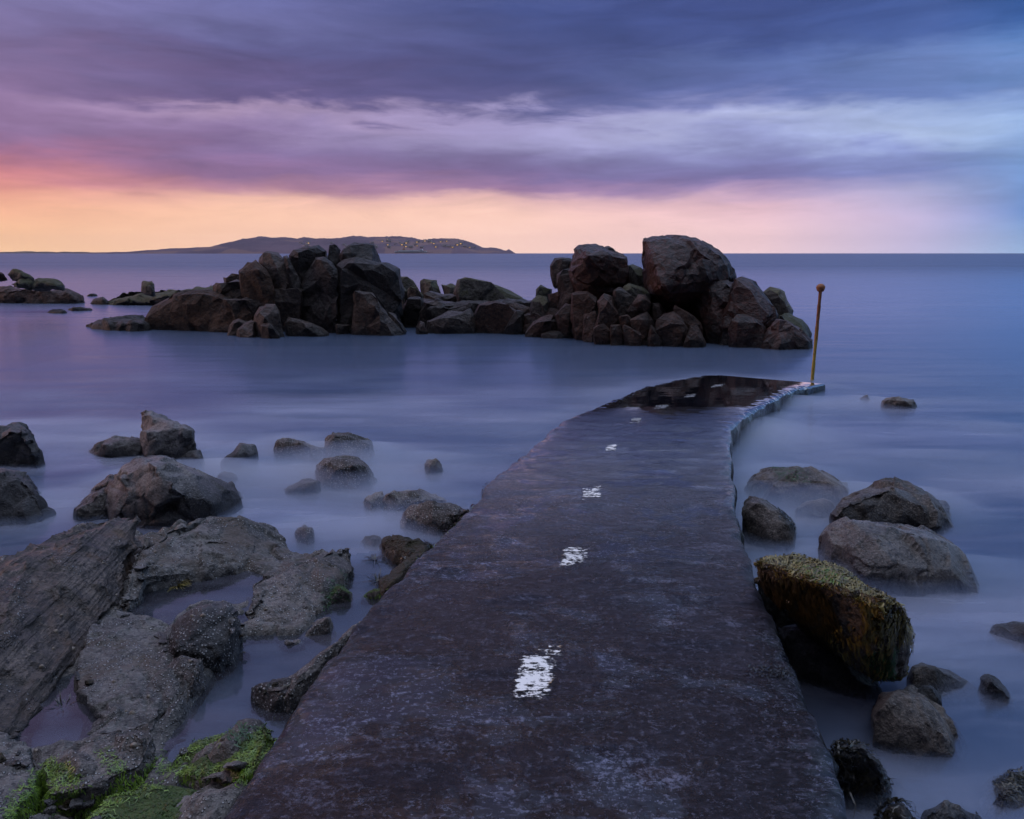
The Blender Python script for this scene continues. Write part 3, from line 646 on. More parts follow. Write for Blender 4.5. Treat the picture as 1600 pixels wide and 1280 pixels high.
RS = [
 ('c', 'black boulder at the left of the big smooth one on the right skerry', [(1045,260),(1070,220),(1110,210),(1192,222),(1205,300),(1195,400),(1062,398),(1050,330)], 'skerry', 24.2, 1.2, 6),
 ('c', 'dark wedge leaning on the left side of the big smooth boulder', [(1088,327),(1150,285),(1182,300),(1208,435),(1130,425),(1095,375)], 'skerry', 23.6, .8, 5),
 ('c', 'big smooth flat topped boulder of the right skerry', [(1153,290),(1193,235),(1203,160),(1228,141),(1300,140),(1400,165),(1490,180),(1525,200),(1535,290),(1530,400),(1480,450),(1400,470),(1330,468),(1210,430),(1178,375)], 'skerry_red', 22.8, 2.2, 9),
 ('c', 'small round cap of rock showing behind the big smooth boulder', [(1362,160),(1400,138),(1440,145),(1458,180),(1400,185)], 'skerry', 24.8, .7, 6),
 ('d', 'grey wedge in the gap between the two great boulders', [(262,205),(300,225),(345,245),(345,310),(266,312)], 'skerry_moss', 24.0, 1.0, 4),
 ('d', 'huge fluted boulder, highest point of the right skerry', [(337,92),(358,68),(400,64),(440,69),(530,67),(620,84),(680,120),(735,150),(772,200),(797,268),(735,330),(640,400),(590,425),(480,430),(400,410),(355,355),(362,290),(350,200)], 'skerry_red', 21.8, 3.0, 7),
 ('d', 'broad dark face below the huge boulder on the right skerry', [(575,390),(610,300),(680,268),(760,280),(800,300),(790,500),(740,610),(700,615),(650,560),(600,470)], 'skerry_red', 21.4, 1.6, 4),
 ('d', 'long ridge of rock falling to the right from the huge boulder', [(700,608),(740,440),(798,280),(830,268),(890,320),(965,380),(1000,430),(1012,480),(985,545),(930,618),(760,618)], 'skerry_red', 20.9, 1.6, 4),
 ('d', 'five sided block leaning on the front of the long ridge', [(758,618),(775,490),(800,468),(880,468),(942,512),(945,570),(900,622)], 'skerry_red', 20.5, .6, 3),
 ('d', 'low rounded foot of the right skerry nearest the rusty pole', [(925,618),(955,545),(1005,480),(1050,488),(1122,530),(1172,582),(1178,638),(1000,648)], 'skerry_red', 20.1, 1.2, 6),
 ('d', 'wet shouldered ledge behind the foot nearest the pole', [(1015,455),(1080,460),(1140,475),(1162,510),(1174,580),(1120,560),(1040,510)], 'skerry_moss', 21.4, 1.2, 5),
 ('d', 'weed hung rock behind the right shoulder of the right skerry', [(935,345),(970,325),(1022,328),(1052,365),(1078,420),(1084,462),(1010,460),(985,400)], 'weedrock', 22.6, 1.0, 4),
 ('d', 'flat slab with a yellow rim below the gap of the great boulders', [(235,320),(258,300),(340,320),(372,347),(362,372),(300,362),(246,345)], 'skerry_moss', 21.9, .8, 3),
 ('d', 'pale topped stone between the smooth boulder and the pointed one', [(188,335),(218,324),(270,350),(303,370),(262,405),(242,460),(212,445)], 'skerry_pale', 21.6, .7, 3),
 ('d', 'pointed standing stone at the front of the right skerry', [(100,490),(115,390),(135,358),(165,360),(192,410),(218,475),(203,508),(105,512)], 'skerry_brown', 21.4, .7, 4),
 ('d', 'leaning stone with a slanted top right of the pointed one', [(258,425),(300,382),(335,358),(367,400),(352,435),(280,478)], 'skerry_brown', 21.4, .6, 3),
 ('d', 'wedge under the leaning stone', [(272,482),(360,430),(388,500),(360,570),(330,560),(280,510)], 'skerry_brown', 21.1, .6, 3),
 ('d', 'grey stone in the cleft under the huge boulder', [(375,392),(420,398),(445,442),(390,460)], 'skerry_pale', 21.8, .6, 3),
 ('d', 'brown sloping boulder at the waterline below the huge one', [(403,485),(440,450),(490,450),(532,480),(563,520),(545,570),(430,582),(403,530)], 'skerry_brown', 20.8, .8, 4),
 ('d', 'long narrow slab lying over the brown sloping boulder', [(478,422),(500,405),(560,440),(622,490),(634,520),(570,505),(500,460)], 'skerry_brown', 21.2, .6, 3),
 ('d', 'triangular stone at the waterline left of the broad dark face', [(538,600),(570,510),(612,513),(655,595),(640,612)], 'skerry_brown', 20.6, .6, 3),
 ('d', 'thin spike of rock beside the brown sloping boulder', [(355,575),(375,500),(397,530),(424,585),(385,598)], 'skerry_brown', 20.8, .4, 3),
 ('d', 'blocky stone at the water under the pointed one', [(88,520),(140,505),(172,540),(165,582),(88,585)], 'skerry_brown', 21.2, .5, 3),
 ('d', 'small cube shaped stone right of the blocky one at the water', [(165,502),(225,500),(238,545),(180,560)], 'skerry_brown', 21.0, .4, 3),
 ('d', 'narrow slanting sliver between the wedge and the small stones', [(228,495),(250,498),(322,550),(315,566),(250,546)], 'skerry_brown', 20.9, .4, 2),
 ('d', 'small filler stone under the pale topped one', [(213,460),(257,460),(272,495),(228,498)], 'skerry_brown', 21.2, .4, 3),
 ('d', 'low pale stones awash at the front centre of the right skerry', [(240,548),(290,545),(372,582),(365,604),(270,602)], 'skerry_brown', 20.9, .6, 3),
 ('d', 'upright pale block left of the pointed stone', [(36,452),(100,430),(106,510),(90,565),(40,545)], 'skerry_brown', 21.8, .6, 3),
 ('d', 'brown column of rock under the left of the big smooth boulder', [(-20,352),(50,344),(112,382),(102,435),(55,450),(42,550),(-15,560)], 'skerry_brown', 22.1, .9, 3),
]
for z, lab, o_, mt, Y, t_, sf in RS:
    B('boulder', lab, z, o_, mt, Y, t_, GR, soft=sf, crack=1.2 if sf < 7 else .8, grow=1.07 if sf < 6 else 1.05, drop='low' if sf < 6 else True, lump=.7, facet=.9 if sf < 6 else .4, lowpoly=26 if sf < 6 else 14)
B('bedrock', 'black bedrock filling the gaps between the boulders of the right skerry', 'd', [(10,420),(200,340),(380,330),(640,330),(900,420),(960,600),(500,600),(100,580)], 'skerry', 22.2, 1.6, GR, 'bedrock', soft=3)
B('bedrock', 'dark bedrock filling the gaps along the low ridge', 'c', [(260,520),(500,480),(900,500),(1180,480),(1190,680),(900,690),(300,660)], 'skerry', 24.8, 1.4, GM, 'bedrock', soft=3)

# ------------------------------------------------------------------ near rocks, left
GN = 'boulders in the water left of the slipway'
NL = [
 ('dark pyramid shaped rock cut by the left edge of the photo', [(-70,690),(0,672),(35,661),(46,666),(72,707),(58,724),(20,738),(-70,740)], 'granite_black', None, 1.1, {}),
 ('black boulder at the left edge with its base in shadow', [(-70,740),(0,727),(50,737),(56,752),(78,803),(60,822),(-70,830)], 'granite_black', None, 1.2, {}),
 ('low pointed boulder left of the notched block', [(128,711),(150,692),(188,678),(222,692),(232,714)], 'granite', None, .7, {}),
 ('small stone at the right foot of the notched block', [(278,722),(308,704),(319,716),(319,732)], 'granite', None, .4, {}),
 ('big triangular speckled boulder behind the rock shelf', [(163,805),(165,765),(177,748),(208,713),(222,712),(258,717),(340,750),(386,776),(388,806),(370,822),(240,840)], 'granite', 6.75, 1.5, {'extra': [(205,760,.05),(330,790,.0),(250,735,.25)]}),
 ('thin pinkish slab at the left foot of the triangular boulder', [(115,797),(166,764),(180,790),(165,812),(130,818)], 'granite_wet', None, .6, {}),
 ('second thin slab tucked behind the pinkish one', [(137,765),(176,744),(190,765),(140,772)], 'granite_wet', 7.6, .5, {}),
 ('small misty stone in the water right of the notched block', [(348,727),(370,700),(375,693),(400,699),(400,712),(380,730)], 'granite', None, .4, {}),
 ('tiny two humped stone awash before the triangular boulder', [(335,742),(350,737),(372,745),(362,753),(340,752)], 'granite', None, .3, {}),
 ('left rock of the barnacled trio in the middle of the inlet', [(427,692),(440,685),(480,692),(507,706),(482,720),(440,718),(428,704)], 'barnacled', None, .6, {}),
 ('little link stone between the rocks of the barnacled trio', [(480,697),(508,700),(514,718),(488,720)], 'barnacled', None, .3, {}),
 ('tallest rock of the barnacled trio', [(511,688),(520,676),(545,678),(562,690),(580,693),(572,714),(540,722),(512,718)], 'barnacled', None, .6, {}),
 ('ridged lower rock of the barnacled trio', [(493,727),(505,715),(560,718),(579,737),(576,758),(530,764),(500,755)], 'barnacled', None, .7, {}),
 ('pale ledge awash at the left of the ridged barnacled rock', [(443,768),(480,748),(500,756),(490,771)], 'granite', None, .4, {}),
 ('small brown dome of rock alone in the inlet', [(660,733),(665,718),(680,711),(692,720),(696,738),(678,742)], 'granite_brown', None, .35, {}),
 ('long flat barnacled slab lying in the inlet near the slipway', [(596,772),(640,764),(702,779),(696,793),(640,797),(598,796)], 'barnacled', None, .6, {}),
 ('short end piece left of the long flat slab', [(570,781),(598,768),(602,796),(574,797)], 'barnacled', None, .4, {}),
 ('weed fringed boulder against the slipway edge', [(622,815),(642,788),(672,785),(712,795),(738,795),(705,825),(680,838),(640,838)], 'barnacled', None, .7, {}),
 ('rust coloured wedge of rock against the slipway edge', [(590,846),(600,835),(622,833),(652,845),(680,850),(648,884),(622,895),(600,874)], 'weed_brown', None, .6, {}),
 ('little brown stone left of the rust coloured wedge', [(559,846),(575,838),(594,842),(588,852)], 'weed_brown', None, .25, {}),
 ('small round stone between the shelf and the long slab', [(460,832),(475,821),(489,830),(482,851),(462,851)], 'barnacled', None, .3, {}),
]
for lab, o_, mt, Y, t_, kw in NL:
    B('boulder', lab, 'f', o_, mt, Y, t_, GN, soft=3, rough=1.2, **{'lean': .35, 'faults': 3, **kw})
rock('boulder', 'tall notched block standing in the inlet', 'boulder', [
    piece_pts('f', [(220,672),(262,668),(306,668),(313,700),(292,722),(226,716),(222,692)], 8.75, .9),
    piece_pts('f', [(215,644),(228,642),(262,652),(302,667),(306,690),(240,690),(219,668)], 9.0, .75)], 'granite', GN, soft=4)

# ------------------------------------------------------------------ the shelf (near left)
GS = 'ledges of the rock shelf beside the slipway'
def T(name, label, pts, mat, cat='ledge', group=GS, more=(), **kw):
    return rock(name, label, cat, [top_pts('f', pts)] + [top_pts('f', q) for q in more], mat, group, **kw)
slabA = T('rock_slab', 'long tilted slab with banded layers at the left of the shelf', [(200,804,.42),(216,812,.42),(150,828,.46),(60,868,.5),(0,902,.5),(-150,985,.5),(-160,1060,.42),(205,860,.28),(185,905,.22),(90,985,.24),(0,1050,.26),(-120,1130,.3),(-90,935,.45)], 'strata',
    more=[[(200,870,.26),(180,940,.18),(120,1005,.17),(60,1075,.15),(28,1140,.13),(-100,1180,.2),(-140,1080,.34),(0,1010,.3),(100,930,.3)],
          [(0,880,.34),(120,826,.34),(196,806,.36),(60,880,.44),(-100,950,.36)]], soft=2, strat=(.85, .12, .55, 9.0, .042), crack=.5, vox=2.6, size=.6)
slabB = T('rock_slab', 'cracked grey hump at the top of the shelf', [(225,850,.34),(262,822,.36),(320,803,.36),(360,806,.34),(420,815,.22),(445,838,.12),(452,858,.06),(420,885,.08),(380,890,.1),(300,890,.14),(225,912,.15),(215,880,.28)], 'shelf',
    more=[[(262,850,.31),(330,838,.3),(400,850,.2),(380,885,.13),(300,888,.16),(240,900,.2)], [(205,870,.3),(230,835,.34),(240,870,.28),(225,930,.16),(190,945,.16)]], soft=3, size=.5)
slabC = T('rock_slab', 'speckled flat ledge between the two largest pools', [(185,945,.17),(140,975,.2),(128,1010,.2),(110,1055,.13),(150,1050,.16),(145,1110,.13),(190,1150,.13),(240,1140,.1),(265,1060,.14),(258,1010,.15),(275,975,.13),(235,960,.17)], 'shelf', soft=3, size=.4)
slabD = T('rock_slab', 'pink and grey barnacled slab between the pools and the inlet', [(385,942,.16),(403,903,.2),(450,893,.24),(505,856,.24),(542,850,.18),(556,872,.13),(548,908,.1),(505,940,.1),(478,978,.05),(440,986,.06),(388,972,.1)], 'barnacled', soft=3, size=.45, more=[[(392,905,.22),(420,890,.2),(415,930,.2),(385,955,.16)]])
B('boulder', 'black barnacled boulder between pool and channel', 'f', [(258,1012),(270,978),(310,945),(350,937),(376,954),(371,990),(350,1035),(300,1040),(258,1030)], 'barnacled_black', 4.12, .5, GS, soft=5, lean=.7)
B('boulder', 'white speckled boulder below the black barnacled one', 'f', [(215,1105),(240,1055),(270,1022),(322,1025),(312,1065),(292,1115),(266,1145),(232,1148)], 'barnacled', 3.66, .45, GS, soft=5, lean=.8)
slabE = T('rock_slab', 'rough barnacled ledge under the lower pool', [(120,1162,.16),(150,1140,.16),(200,1135,.17),(235,1125,.2),(242,1150,.18),(225,1190,.17),(190,1215,.15),(130,1230,.18),(70,1240,.17),(60,1190,.17)], 'barnacled', soft=3, size=.35)
slabF = T('rock_slab', 'grey ledge in the bottom left corner', [(-60,1150,.22),(0,1148,.2),(45,1160,.17),(60,1200,.18),(55,1240,.17),(0,1290,.2),(-80,1300,.25)], 'shelf', soft=3, size=.4)
B('boulder', 'rounded barnacled knob hung with green algae', 'f', [(62,1218),(80,1185),(110,1172),(140,1180),(152,1205),(148,1240),(100,1255),(66,1245)], 'barnacled', 3.05, .38, GS, soft=5, lean=.6)
B('boulder', 'reddish barnacled stone in the algae below the pools', 'f', [(165,1180),(185,1150),(215,1140),(232,1155),(228,1195),(205,1215),(178,1205)], 'barnacled', 3.2, .36, GS, soft=5, lean=.6)
slabG = T('rock_slab', 'flat dark ledge ringed with bright green algae', [(270,1195,.1),(300,1165,.12),(350,1148,.14),(400,1140,.17),(425,1125,.24),(432,1145,.28),(410,1190,.24),(380,1215,.2),(330,1212,.12),(280,1215,.1)], 'moss_near', soft=3, size=.35)
slabH = T('rock_slab', 'brown ledge at the bottom edge next to the slipway', [(150,1270,.12),(175,1245,.13),(225,1235,.12),(260,1240,.1),(340,1232,.1),(360,1250,.14),(330,1300,.14),(220,1310,.1),(130,1300,.14)], 'moss_near', soft=3, size=.35)
T('rock_ledge', 'narrow brown ledge running along the slipway edge', [(428,1095,.10),(468,1050,.22),(520,1008,.24),(566,966,.22),(560,985,.2),(500,1045,.2),(455,1085,.16),(440,1060,.08)], 'barnacled', soft=3, size=.25)
T('rock_ledge', 'low dark ledge at the slipway edge below the rust coloured wedge', [(590,905,.12),(625,885,.18),(662,852,.2),(668,858,.2),(620,905,.2),(598,925,.14)], 'weed_brown', soft=3, size=.25)
B('boulder', 'pale half sunk stone in the middle of the channel', 'f', [(430,1010),(445,1000),(470,998),(482,1008),(470,1016),(436,1018)], 'barnacled', None, .2, GS, soft=3)
B('boulder', 'flat stone between the shelf and the mossy upright stone', 'f', [(470,1000),(490,975),(515,965),(520,985),(500,1003),(480,1008)], 'barnacled', None, .25, GS, soft=3)
B('boulder', 'black weedy block jutting from the slipway edge', 'f', [(387,1098),(390,1076),(442,1058),(490,1045),(490,1075),(445,1115),(412,1135),(396,1118)], 'barnacled_black', 3.75, .5, GS, soft=4, lean=.5)
B('boulder', 'small pale stone alone in the channel pool', 'f', [(364,1032),(380,1018),(394,1022),(394,1035)], 'barnacled', None, .14, GS, soft=5)
mossN = B('boulder', 'small upright stone capped with bright green moss', 'f', [(511,935),(530,917),(549,930),(546,955),(514,956)], 'moss_near', None, .25, GS, soft=5)
B('boulder', 'little mossy stone touching the slipway edge', 'f', [(562,935),(575,925),(598,922),(604,930),(578,950)], 'moss_near', None, .25, GS, soft=5)

# bed and pools of the shelf
def poly_sheet(name, pts, z, mat, n=90, amp=0.0, fall=None):
    W = np.array([at_z(px, py, z)[:2] for px, py in pts]); a, b = W.min(0), W.max(0)
    gx, gy = np.meshgrid(np.linspace(a[0], b[0], n), np.linspace(a[1], b[1], n))
    G = np.stack((gx.ravel(), gy.ravel()), 1)
    ins = in_poly(G, [tuple(q) for q in W])
    zz = np.full(len(G), z)
    if amp:
        zz = zz + amp*fbm(np.stack((G[:, 0]*2.2, G[:, 1]*2.2, G[:, 0]*0), 1), 303, 5)
    Fc = grid_faces(n, n); Fc = Fc[ins[Fc].any(1)]
    return mesh_np(name, np.concatenate((G, zz[:, None]), 1), Fc)
SHELF_PX = [(-260,940),(-60,900),(120,830),(215,815),(262,825),(330,812),(410,825),(440,850),(520,862),(550,880),(548,905),(480,985),(390,985),(330,1060),(270,1160),(300,1185),(350,1150),(430,1130),(440,1170),(420,1330),(-300,1400)]
POOLS = [[(188,950),(225,918),(300,892),(392,892),(396,906),(376,938),(345,940),(308,948),(268,982),(250,1000),(215,965)],
 [(30,1152),(60,1082),(100,1058),(142,1050),(132,1105),(115,1158),(80,1165)],
 [(276,1222),(285,1206),(355,1212),(362,1238),(330,1250),(262,1240)]]
def build_shelf():
    xs = np.arange(-4.2, -.2, .018); ysr = np.arange(2.2, 6.6, .018)
    gx, gy = np.meshgrid(xs, ysr); G = np.stack((gx.ravel(), gy.ravel()), 1)
    px = to_px(np.concatenate((G, np.full((len(G), 1), .1)), 1))
    mk = in_poly(px, SHELF_PX).astype(float).reshape(gx.shape)
    pl = np.zeros(gx.shape)
    for p in POOLS: pl = np.maximum(pl, in_poly(px, p).astype(float).reshape(gx.shape))
    def blur(A, n):
        for _ in range(n):
            A = np.pad(A, 1, mode='edge'); A = (A[:-2,1:-1]+A[2:,1:-1]+A[1:-1,:-2]+A[1:-1,2:]+2*A[1:-1,1:-1])/6
        return A
    P = np.concatenate((G, np.zeros((len(G), 1))), 1)
    nz = (.030*fbm(P*2.4, 303, 5) + .016*fbm(P*9, 305, 4)).reshape(gx.shape)
    c_ = pn(P*3.2 + .3*np.stack((fbm(P*5, 309, 2),)*3, 1), 307).reshape(gx.shape)
    rdg = (1-np.abs(fbm(P*np.array((3.4, 2.2, 1)), 311, 4))*2.2).reshape(gx.shape); q_ = fbm(P*np.array((2.6, 1.5, 1)), 313, 2).reshape(gx.shape)*3
    nz = nz + .030*rdg + .030*(np.round(q_)+(q_-np.round(q_))**3*4)/1.5
    z = -.46 + .58*blur(mk, 14) - .125*blur(pl, 3) + nz*(1-.6*pl) - .09*np.exp(-(c_/.045)**2)
    V = np.stack((gx, gy, z), -1).reshape(-1, 3)
    o = link('terrain', mesh_np('terrain', V, grid_faces(*gx.shape)), M['shelf'])
    tag(o, 'rough barnacled bedrock shelf around the tide pools', 'bedrock', kind='structure')
    return o
shelf = build_shelf()
def poly_sheet(name, pts, z, n=60):
    W = np.array([at_z(px, py, z)[:2] for px, py in pts]); a, b = W.min(0), W.max(0)
    gx, gy = np.meshgrid(np.linspace(a[0], b[0], n), np.linspace(a[1], b[1], n))
    G = np.stack((gx.ravel(), gy.ravel()), 1); ins = in_poly(G, [tuple(q) for q in W])
    Fc = grid_faces(n, n); Fc = Fc[ins[Fc].any(1)]
    return mesh_np(name, np.concatenate((G, np.full((len(G), 1), z)), 1), Fc)
def pool_mat():
    m, t, out = material('pool_water'); g = t.new('ShaderNodeNewGeometry'); P = g.outputs['Position']
    fr = t.new('ShaderNodeFresnel'); fr.inputs[0].default_value = 1.36
    gl = t.new('ShaderNodeBsdfGlossy'); gl.inputs['Color'].default_value = (.80, .92, .95, 1); gl.inputs['Roughness'].default_value = .08
    t.put(gl.inputs['Normal'], t.bump(t.noise(t.mapping(P, (5, 12, 1)), 1.0, 3, .5), .12, .01))
    tr = t.new('ShaderNodeBsdfTransparent'); tr.inputs[0].default_value = (.66, .74, .78, 1)
    df = t.new('ShaderNodeBsdfDiffuse'); df.inputs['Color'].default_value = (.12, .115, .14, 1)
    m1 = t.new('ShaderNodeMixShader'); t.put(m1.inputs[0], t.mr(t.noise(t.mapping(P, (1.5, 3, 1)), 1.0, 4, .55), .35, .7, .12, .4)); t.l.new(tr.outputs[0], m1.inputs[1]); t.l.new(df.outputs[0], m1.inputs[2])
    mx = t.new('ShaderNodeMixShader'); t.put(mx.inputs[0], fr.outputs[0]); t.l.new(m1.outputs[0], mx.inputs[1]); t.l.new(gl.outputs[0], mx.inputs[2])
    t.l.new(mx.outputs[0], out.inputs[0]); return m
M['pool'] = pool_mat()
for lab, pts, z in [
  ('upper tide pool holding a weed tuft', [(170,975),(200,930),(260,880),(330,870),(420,880),(405,960),(350,990),(290,1020),(200,1000)], .085),
  ('lower tide pool at the left', [(10,1180),(40,1060),(110,1030),(180,1040),(170,1120),(130,1180)], .085),
  ('still channel of water along the slipway', [(270,1215),(260,1140),(330,1040),(385,960),(470,985),(520,930),(550,870),(640,850),(660,880),(560,1000),(440,1170)], .045),
  ('small tide pool at the bottom beside the slipway', [(250,1250),(270,1205),(360,1210),(380,1240),(330,1300),(240,1300)], .075)]:
    o = link('tide_pool', poly_sheet('tide_pool', pts, z), M['pool']); tag(o, lab, 'tide pool', kind='structure')

# ------------------------------------------------------------------ near rocks, right
GRT = 'boulders in the water right of the slipway'
NR = [
 ('low domed boulder with green algae on its crown beside the slipway', [(1158,752),(1172,736),(1206,725),(1262,732),(1302,750),(1324,768),(1260,792),(1190,790)], 'granite_brown', None, 1.0, {}),
 ('big pitched boulder with a wet peak', [(1288,805),(1303,777),(1340,765),(1380,750),(1398,744),(1422,756),(1476,785),(1486,806),(1494,862),(1470,880),(1310,842)], 'granite_brown', 6.4, 1.1, {'extra': [(1370,770,.2),(1455,800,.1)]}),
 ('low pale shoulder at the left of the big pitched boulder', [(1240,795),(1262,783),(1300,779),(1310,800),(1280,812)], 'granite_brown', None, .5, {}),
 ('broad sloping boulder in front of the pitched one', [(1286,845),(1298,826),(1325,817),(1380,824),(1450,829),(1478,846),(1502,872),(1534,918),(1500,940),(1450,940),(1380,928),(1305,880)], 'granite_wet', 5.35, 1.0, {}),
 ('slim pointed stone leaning by the slipway with a weed tuft', [(1163,790),(1172,776),(1200,789),(1236,815),(1244,842),(1222,862),(1185,862),(1166,820)], 'granite_brown', None, .5, {}),
 ('large smooth boulder dissolving into the mist at the bottom right', [(1366,1112),(1372,1084),(1420,1078),(1470,1108),(1502,1145),(1525,1210),(1500,1240),(1400,1240),(1370,1160)], 'granite_brown', 3.48, .6, {'lean': .2}),
 ('misty rounded boulder behind the weed covered rock', [(1422,1050),(1440,1038),(1485,1050),(1532,1080),(1510,1112),(1440,1110)], 'granite_brown', 4.02, .5, {'lean': .2}),
 ('dark wet stone in the mist below the weed covered rock', [(1426,1085),(1440,1072),(1458,1072),(1474,1095),(1450,1108)], 'granite_black', 3.85, .3, {}),
 ('small pointed stone in the misty water at the right', [(1528,1082),(1533,1060),(1545,1053),(1562,1065),(1586,1092),(1545,1098)], 'granite', None, .3, {}),
 ('flat rock cut by the right edge of the photo', [(1535,990),(1560,980),(1605,970),(1660,975),(1660,1012),(1560,1012)], 'granite', None, .6, {}),
 ('brown weed covered rock in the bottom right corner', [(1528,1300),(1535,1262),(1548,1228),(1575,1209),(1610,1203),(1660,1220),(1660,1330)], 'weed_brown', 3.05, .5, {'lean': .5}),
 ('low wet stone at the bottom edge left of the corner rock', [(1440,1272),(1480,1257),(1535,1276),(1520,1300),(1450,1300)], 'granite_wet', 2.95, .3, {}),
 ('dark rounded rock awash far out at the right', [(1373,628),(1385,618),(1402,617),(1415,620),(1430,622),(1438,638),(1376,640)], 'granite_brown', None, .6, {}),
 ('small faint rock awash left of the dark rounded one', [(1343,626),(1355,616),(1364,626)], 'granite_brown', None, .4, {}),
 ('pale wet stone under the weed beside the slipway bottom', [(1370,1300),(1385,1262),(1410,1255),(1440,1300)], 'granite_wet', 2.9, .2, {}),
]
for lab, o_, mt, Y, t_, kw in NR:
    B('boulder', lab, 'f', o_, mt, Y, t_, GRT, soft=4, rough=.9, crack=.5, **{'lean': .35, 'faults': 2, **kw})
weedrock = rock('boulder', 'large block draped in yellow green seaweed leaning on the slipway', 'boulder', [
    [at_z(*p) for p in [(1172,880,.70),(1196,862,.74),(1256,857,.74),(1300,884,.74),(1400,925,.74),(1417,938,.70),(1385,948,.74),(1270,905,.74)]] +
    [at_y(1422,1062,4.05), at_y(1404,1082,3.95), at_y(1360,1072,3.9), at_y(1310,1030,3.95), at_y(1240,985,4.15), at_y(1208,945,4.35), at_y(1177,905,4.6), at_y(1420,1000,4.4)]],
    'weedrock', GRT, soft=3, rough=1.1, crack=.6, faults=2, facet=.6)
for lab_, out_, Y_, t_ in [
    ('added black stone standing in for the deep shade under the seaweed block', [(1235,1075),(1215,985),(1280,970),(1350,1030),(1405,1085),(1390,1130),(1370,1190),(1300,1200),(1265,1150)], 4.02, .6),  # added to blacken a gap that holds only deep shade
    ('added black stone darkening the shade under the upper end of the seaweed block', [(1186,930),(1190,895),(1230,930),(1280,1000),(1290,1060),(1230,1050)], 4.5, .6),  # another unseen dark stone, added to deepen the shade below the block
    ('dark stone under the weed at the bottom edge of the slipway', [(1290,1230),(1300,1165),(1350,1160),(1385,1200),(1400,1300),(1310,1300)], 3.05, .5)]:
    B('boulder', lab_, 'f', out_, 'granite_black', Y_, t_, GRT, soft=5)

# ------------------------------------------------------------------ seaweed
def weed_mat(name, c1, c2, rough=.4):
    m, t, out = material(name); g = t.new('ShaderNodeNewGeometry'); P = g.outputs['Position']
    oi = t.new('ShaderNodeUVMap'); s = t.new('ShaderNodeSeparateXYZ'); t.put(s.inputs[0], oi.outputs[0])
    c = t.mix(s.outputs[0], c1, c2); c = t.mix(t.mr(t.noise(P, 14, 4, .6), .4, .7, 0, .6), c, tuple(v*.35 for v in c1[:3])+(1,))
    p = t.new('ShaderNodeBsdfPrincipled'); t.put(p.inputs['Base Color'], c); p.inputs['Roughness'].default_value = rough
    t.l.new(p.outputs[0], out.inputs[0]); return m
M['wrack'] = weed_mat('yellow_wrack', c4(.10,.075,.015), c4(.27,.215,.045))
M['wrack_brown'] = weed_mat('brown_wrack', c4(.018,.014,.006), c4(.075,.058,.018), .35)
M['wrack_dark'] = weed_mat('dark_wrack', c4(0.0072,0.0066,0.0048), c4(0.0300,0.0252,0.0108), .3)
M['green'] = weed_mat('green_algae', c4(.05,.105,.010), c4(.20,.33,.03), .4)
M['green_dark'] = weed_mat('deep_green_algae', c4(.014,.055,.012), c4(.04,.13,.03), .5)
def surf(objs):
    Vs, Fs, b = [], [], 0
    for o in objs:
        V = np.empty(len(o.data.vertices)*3, np.float32); o.data.vertices.foreach_get('co', V); V = V.reshape(-1, 3) + np.array(o.location)
        Fs += [tuple(i+b for i in p.vertices) for p in o.data.polygons]; Vs.append(V); b += len(V)
    V = np.concatenate(Vs); return V, BVHTree.FromPolygons([tuple(map(float, v)) for v in V], Fs)
def strands(name, objs, polys, count, length, width, mat, seed=1, lift=.006, nz=(-1, 1), hang=.6, curl=.5, segs=5, flow=None):
    """ribbon fronds rooted on the given rocks inside image polygons, creeping downhill over the surface"""
    r = random.Random(seed); V, bvh = surf(objs)
    px = to_px(V); ok = np.zeros(len(V), bool)
    for pl in polys: ok |= in_poly(px, pl)
    idx = np.nonzero(ok)[0]; VV, FF, UV = [], [], []
    cnt = 0; tries = 0
    while cnt < count and tries < count*8 and len(idx):
        tries += 1
        p = Vector(V[idx[r.randrange(len(idx))]]) + Vector((r.uniform(-1,1), r.uniform(-1,1), r.uniform(-1,1)))*.02
        loc, n, _, _ = bvh.find_nearest(p)
        if n is None or not (nz[0] <= n.z <= nz[1]): continue
        toc = Vector((0, 0, CAM_H)) - loc
        if n.dot(toc) < -.1*toc.length: continue
        cnt += 1
        L = length*r.uniform(.5, 1.3); st = L/segs; p = loc + n*lift; d = Vector((r.uniform(-1,1), r.uniform(-1,1), r.uniform(-.3,.5)))*curl
        tone = r.random()
        b = len(VV)
        for k in range(segs+1):
            g = Vector((0, 0, -1)); dirv = d + (g - n*g.dot(n))*hang + n*r.uniform(-.1, .25)
            if flow is not None: dirv += Vector(flow)
            dirv.normalize()
            side = dirv.cross(n); side.normalize() if side.length > 1e-6 else None
            wd = width*(1-.75*(k/segs)**1.6)*r.uniform(.7, 1.2)
            VV += [p - side*wd/2, p + side*wd/2]; UV += [(tone, k/segs)]*2
            if k: i = b+2*k; FF.append((i-2, i-1, i+1, i))
            p = p + dirv*st
            l2, n2, _, ds = bvh.find_nearest(p)
            if n2 is not None and ds < .05:
                n = n2; p = l2 + n2*(lift*r.uniform(.6, 2.0))
            d = d*.8 + Vector((r.uniform(-1,1), r.uniform(-1,1), r.uniform(-1,1)))*curl*.35
    if not VV: return None
    return link(name, mesh_np(name, np.array(VV), FF, True, UV), M[mat])
def child(o, parent, label=None):
    if o is None: return
    o.parent = parent; o.matrix_parent_inverse = parent.matrix_world.inverted()
    o['kind'] = 'stuff'
    if label: o['label'] = label
bpy.context.view_layer.update()
TOPP = [(1172,880),(1200,858),(1258,858),(1310,885),(1418,938),(1415,965),(1340,945),(1280,925),(1240,900),(1185,900)]
